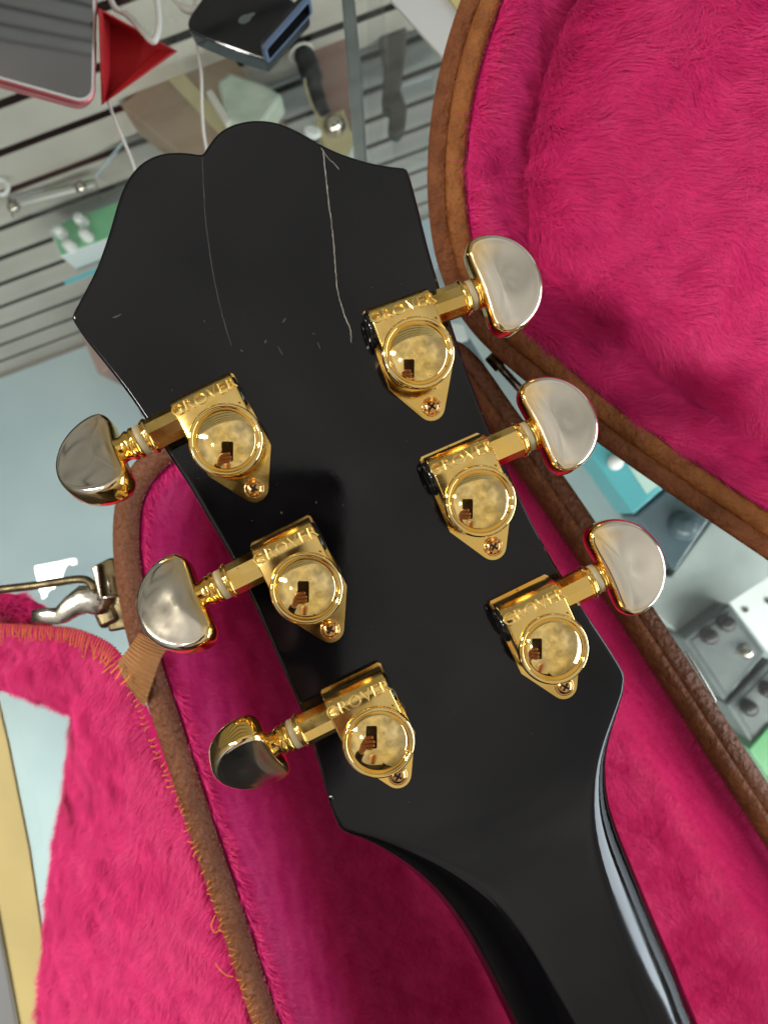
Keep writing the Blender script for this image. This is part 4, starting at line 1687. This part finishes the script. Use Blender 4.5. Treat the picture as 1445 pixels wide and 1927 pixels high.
wl(from_bm('stud', lathe([(r * MM, h * MM) for r, h in [(11, 0), (11, 3), (8, 7), (6, 10), (3, 12), (0, 12.5)]], 22, org=P(630, 238, -.399)), M['nickel']), mt)
block('white_tag', [(570, 236), (584, 230), (602, 238), (606, 250), (590, 258), (574, 250)], -.38, .01, M['white_pl'], 'small white plastic tag left of the beige block', 'tag', bevel=.003)
block('white_tag', [(664, 270), (690, 300), (684, 318), (650, 300)], -.36, .004, M['card'], 'white paper corner just above the headstock edge', 'paper')
block('clear_sheet', [(690, -40), (716, -40), (732, 120), (716, 270), (694, 290)], -.20, .003, M['acrylic'], 'clear plastic sheet standing right of the metal rail', 'sheet', bevel=0)
for pts, lab in (([(706, 20), (722, -30), (752, -30), (766, 60), (756, 150), (738, 212), (718, 200), (722, 120)], 'long dark strap hanging right of the metal rail'),
                 ([(736, 176), (754, 168), (766, 200), (762, 240), (748, 256), (730, 246)], 'grey rounded leather end below the dark strap')):
    block('hanging_strap', pts, -.46, .02, M['dgrey'], lab, 'strap', bevel=.003)
block('clear_tray', [(728, 170), (812, 142), (824, 300), (742, 300)], -.55, .004, M['acrylic'], 'clear tray behind the headstock right shoulder', 'tray', bevel=0)

block('stock_box', [(140, 596), (204, 560), (250, 660), (186, 705)], -.80, .25, M['mauve'], 'dull red box deep below the left headstock point', 'box')
block('stock_box', [(216, 650), (300, 614), (350, 740), (268, 784)], -.80, .25, M['charcoal'], 'charcoal box deep below the left headstock edge', 'box')

# boxes and pedals on the shelf in the gap between case and lid
zs = shelf_z
tp = empty('effects_pedal', tuple(P(1160, 890, zs)))
tag(tp, 'teal effects pedal in the gap between shell and lid', 'effects pedal')
wl(prism('casing', [P(x, y, zs + .050) for x, y in [(1098, 838), (1150, 802), (1272, 898), (1192, 968)]], .05, M['teal'], None, .002), tp)
wl(prism('label_panel', [P(x, y, zs + .0512) for x, y in [(1155, 832), (1186, 822), (1262, 896), (1216, 930)]], .001, M['tealp']), tp)
wl(from_bm('knob', lathe([(r * MM, h * MM) for r, h in [(7, 0), (6, 6), (4, 8), (0, 8.5)]], 18, org=P(1157, 870, zs + .051)), M['white_pl']), tp)
sp = empty('effects_pedal', tuple(P(1260, 990, zs)))
tag(sp, 'slate blue pedal with round knob beside the teal pedal', 'effects pedal')
wl(prism('casing', [P(x, y, zs + .045) for x, y in [(1194, 972), (1276, 905), (1345, 962), (1270, 1075)]], .045, M['slate'], None, .002), sp)
wl(from_bm('knob', lathe([(r * MM, h * MM) for r, h in [(13, 0), (12.5, 9), (10, 14), (5, 17), (0, 17.5)]], 22, org=P(1283, 990, zs + .0455)), M['slate']), sp)
block('storage_box', [(1090, 1050), (1262, 1085), (1350, 965), (1460, 1015), (1460, 1090), (1282, 1198), (1226, 1150)], zs + .02, .02, M['greybox'], 'pale grey box in the gap right of the lower knob', 'box')
for quad, lab, kn in (([(1284, 1202), (1372, 1136), (1440, 1230), (1362, 1320)], 'charcoal pedal left of the white card', [(1330, 1196), (1362, 1172)]),
                      ([(1366, 1326), (1450, 1240), (1540, 1350), (1440, 1440)], 'charcoal pedal at the right edge below white card', [(1404, 1330), (1440, 1296)])):
    pe = empty('effects_pedal', tuple(P(*quad[0], zs)))
    tag(pe, lab, 'effects pedal', 'charcoal pedals on the shelf')
    tops = [P(x, y, zs + .045) for x, y in quad]
    wl(prism('casing', tops, .045, M['charcoal'], None, .002), pe)
    cq = sum(tops, Vector()) / 4
    wl(prism('face_panel', [cq + (p - cq) * .8 + Vector((0, 0, .001)) for p in tops], .0008, M['charcoal2']), pe)
    for x, y in kn:
        wl(from_bm('knob', lathe([(r * MM, h * MM) for r, h in [(7, 0), (7, 8), (6, 11), (2, 12), (0, 12)]], 16, org=P(x, y, zs + .0462)), M['black_pl']), pe)
    wl(from_bm('footswitch', lathe([(r * MM, h * MM) for r, h in [(6, 0), (6, 3), (4, 4), (4, 9), (3, 10), (0, 10.3)]], 16, org=cq + (tops[2] - cq) * .45 + Vector((0, 0, .0012))), M['nickel']), pe)
block('green_box', [(1408, 1410), (1450, 1362), (1530, 1440), (1470, 1500)], zs + .05, .05, M['leaf'], 'green box at right edge beside the case rim', 'box')
pc = empty('price_card', tuple(P(1440, 1150, zs)))
tag(pc, 'white card with small dark marks at the right edge', 'card')
wl(prism('sheet', [P(x, y, -.26) for x, y in [(1372, 1134), (1470, 1068), (1560, 1190), (1462, 1250)]], .001, M['card']), pc)
bm = bmesh.new()
for x, y, r in [(1401, 1147, 3.0), (1444, 1130, 3.2), (1470, 1170, 2.0)]:
    vs = [bm.verts.new(P(x, y, -.2592) + Vector((r * MM * (1 + .5 * math.sin(3 * k)) * math.cos(k * .785), r * MM * (1 + .4 * math.cos(2 * k)) * math.sin(k * .785) * .7, 0))) for k in range(8)]
    bm.faces.new(vs)
wl(from_bm('ink_marks', bm, M['ink']), pc)
block('paper_sheet', [(838, 606), (872, 612), (880, 640), (846, 652)], -.20, .002, M['card'], 'white paper in the notch beside the top right tuner', 'paper', bevel=0)
block('dark_bracket', [(846, 652), (884, 636), (916, 690), (900, 730), (862, 690)], -.30, .02, M['slate'], 'dark bracket below the white paper beside the headstock', 'bracket')

#@@VIEWER
# ------------------------------------------------------------------ the phone and hand taking the picture, mirrored in the caps and lacquer
ph = empty('smartphone', (-.028, -.065, H + .003))
tag(ph, 'dark smartphone held above, mirrored in the gold caps', 'smartphone')
M['phone'] = mat('phone_back', (0.045, 0.042, 0.040), 0.35)
o0_ = Vector((-.028, -.065, H + .012))
pts = rrect(o0_, Vector((1, 0, 0)), Vector((0, 1, 0)), -.038, .038, -.078, .078, .011)
wl(prism('body', pts, .009, M['phone'], None, .0015, None, 2), ph)
M['skin'] = mat('skin', (0.60, 0.34, 0.25), 0.5, col2=(0.54, 0.28, 0.20), nscale=60)
M['sleeve'] = mat('dark_sleeve', (0.018, 0.017, 0.018), 0.9)


def skinned(name, chains, m, parent=None):
    me = bpy.data.meshes.new(name)
    vs, es, rad = [], [], []
    for ch in chains:
        prev = None
        for k, (p, r) in enumerate(ch):
            if isinstance(p, int):
                prev = p
                continue
            vs.append(p)
            rad.append(r)
            if prev is not None:
                es.append((prev, len(vs) - 1))
            prev = len(vs) - 1
    me.from_pydata(vs, es, [])
    o = bpy.data.objects.new(name, me)
    COL.objects.link(o)
    sk = o.modifiers.new('skin', 'SKIN')
    sk.use_smooth_shade = True
    for v, r in zip(me.skin_vertices[0].data, rad):
        v.radius = (r, r)
    me.skin_vertices[0].data[0].use_root = True
    sb = o.modifiers.new('sub', 'SUBSURF')
    sb.levels = sb.render_levels = 2
    me.materials.append(m)
    return o


hz = H + .006
# wrist, palm left of the phone, four fingers across its back, thumb on the far side
person = skinned('person', [
    [((-.150, -.250, hz + .02), .030), ((-.120, -.200, hz + .012), .027), ((-.098, -.165, hz + .008), .030), ((-.084, -.135, hz + .006), .030), ((-.080, -.105, hz + .004), .024)],
    [(4, 0), ((-.062, -.072, hz - .010), .0125), ((-.040, -.064, hz - .014), .0115), ((-.012, -.062, hz - .013), .0100)],
    [(4, 0), ((-.064, -.095, hz - .012), .0130), ((-.036, -.088, hz - .017), .0120), ((-.002, -.088, hz - .015), .0105)],
    [(3, 0), ((-.064, -.119, hz - .012), .0128), ((-.036, -.114, hz - .017), .0115), ((-.004, -.115, hz - .015), .0100)],
    [(3, 0), ((-.066, -.142, hz - .010), .0115), ((-.042, -.139, hz - .014), .0100), ((-.016, -.141, hz - .012), .0090)],
    [(3, 0), ((-.082, -.100, hz + .020), .014), ((-.070, -.066, hz + .024), .012), ((-.058, -.040, hz + .022), .010)],
], M['skin'])
tag(person, 'hand of the person holding the phone, mirrored in the caps', 'person')
slv = skinned('sleeve', [[((-.118, -.198, hz + .012), .036), ((-.150, -.250, hz + .02), .043), ((-.20, -.34, hz + .03), .052), ((-.24, -.46, hz + .02), .062), ((-.22, -.60, hz + .03), .085), ((-.06, -.64, hz - .02), .16), ((-.04, -.66, hz - .30), .17), ((-.04, -.68, hz - .60), .16)],
                         [(5, 0), ((.12, -.60, hz + .02), .085), ((.17, -.52, hz - .10), .06), ((.15, -.42, hz - .20), .05)]], M['sleeve'])
wl(slv, person)
hd = skinned('head', [[((-.05, -.60, hz + .12), .055), ((-.04, -.55, hz + .19), .058), ((-.03, -.50, hz + .26), .088), ((-.03, -.49, hz + .33), .085)]], M['skin'])
wl(hd, person)
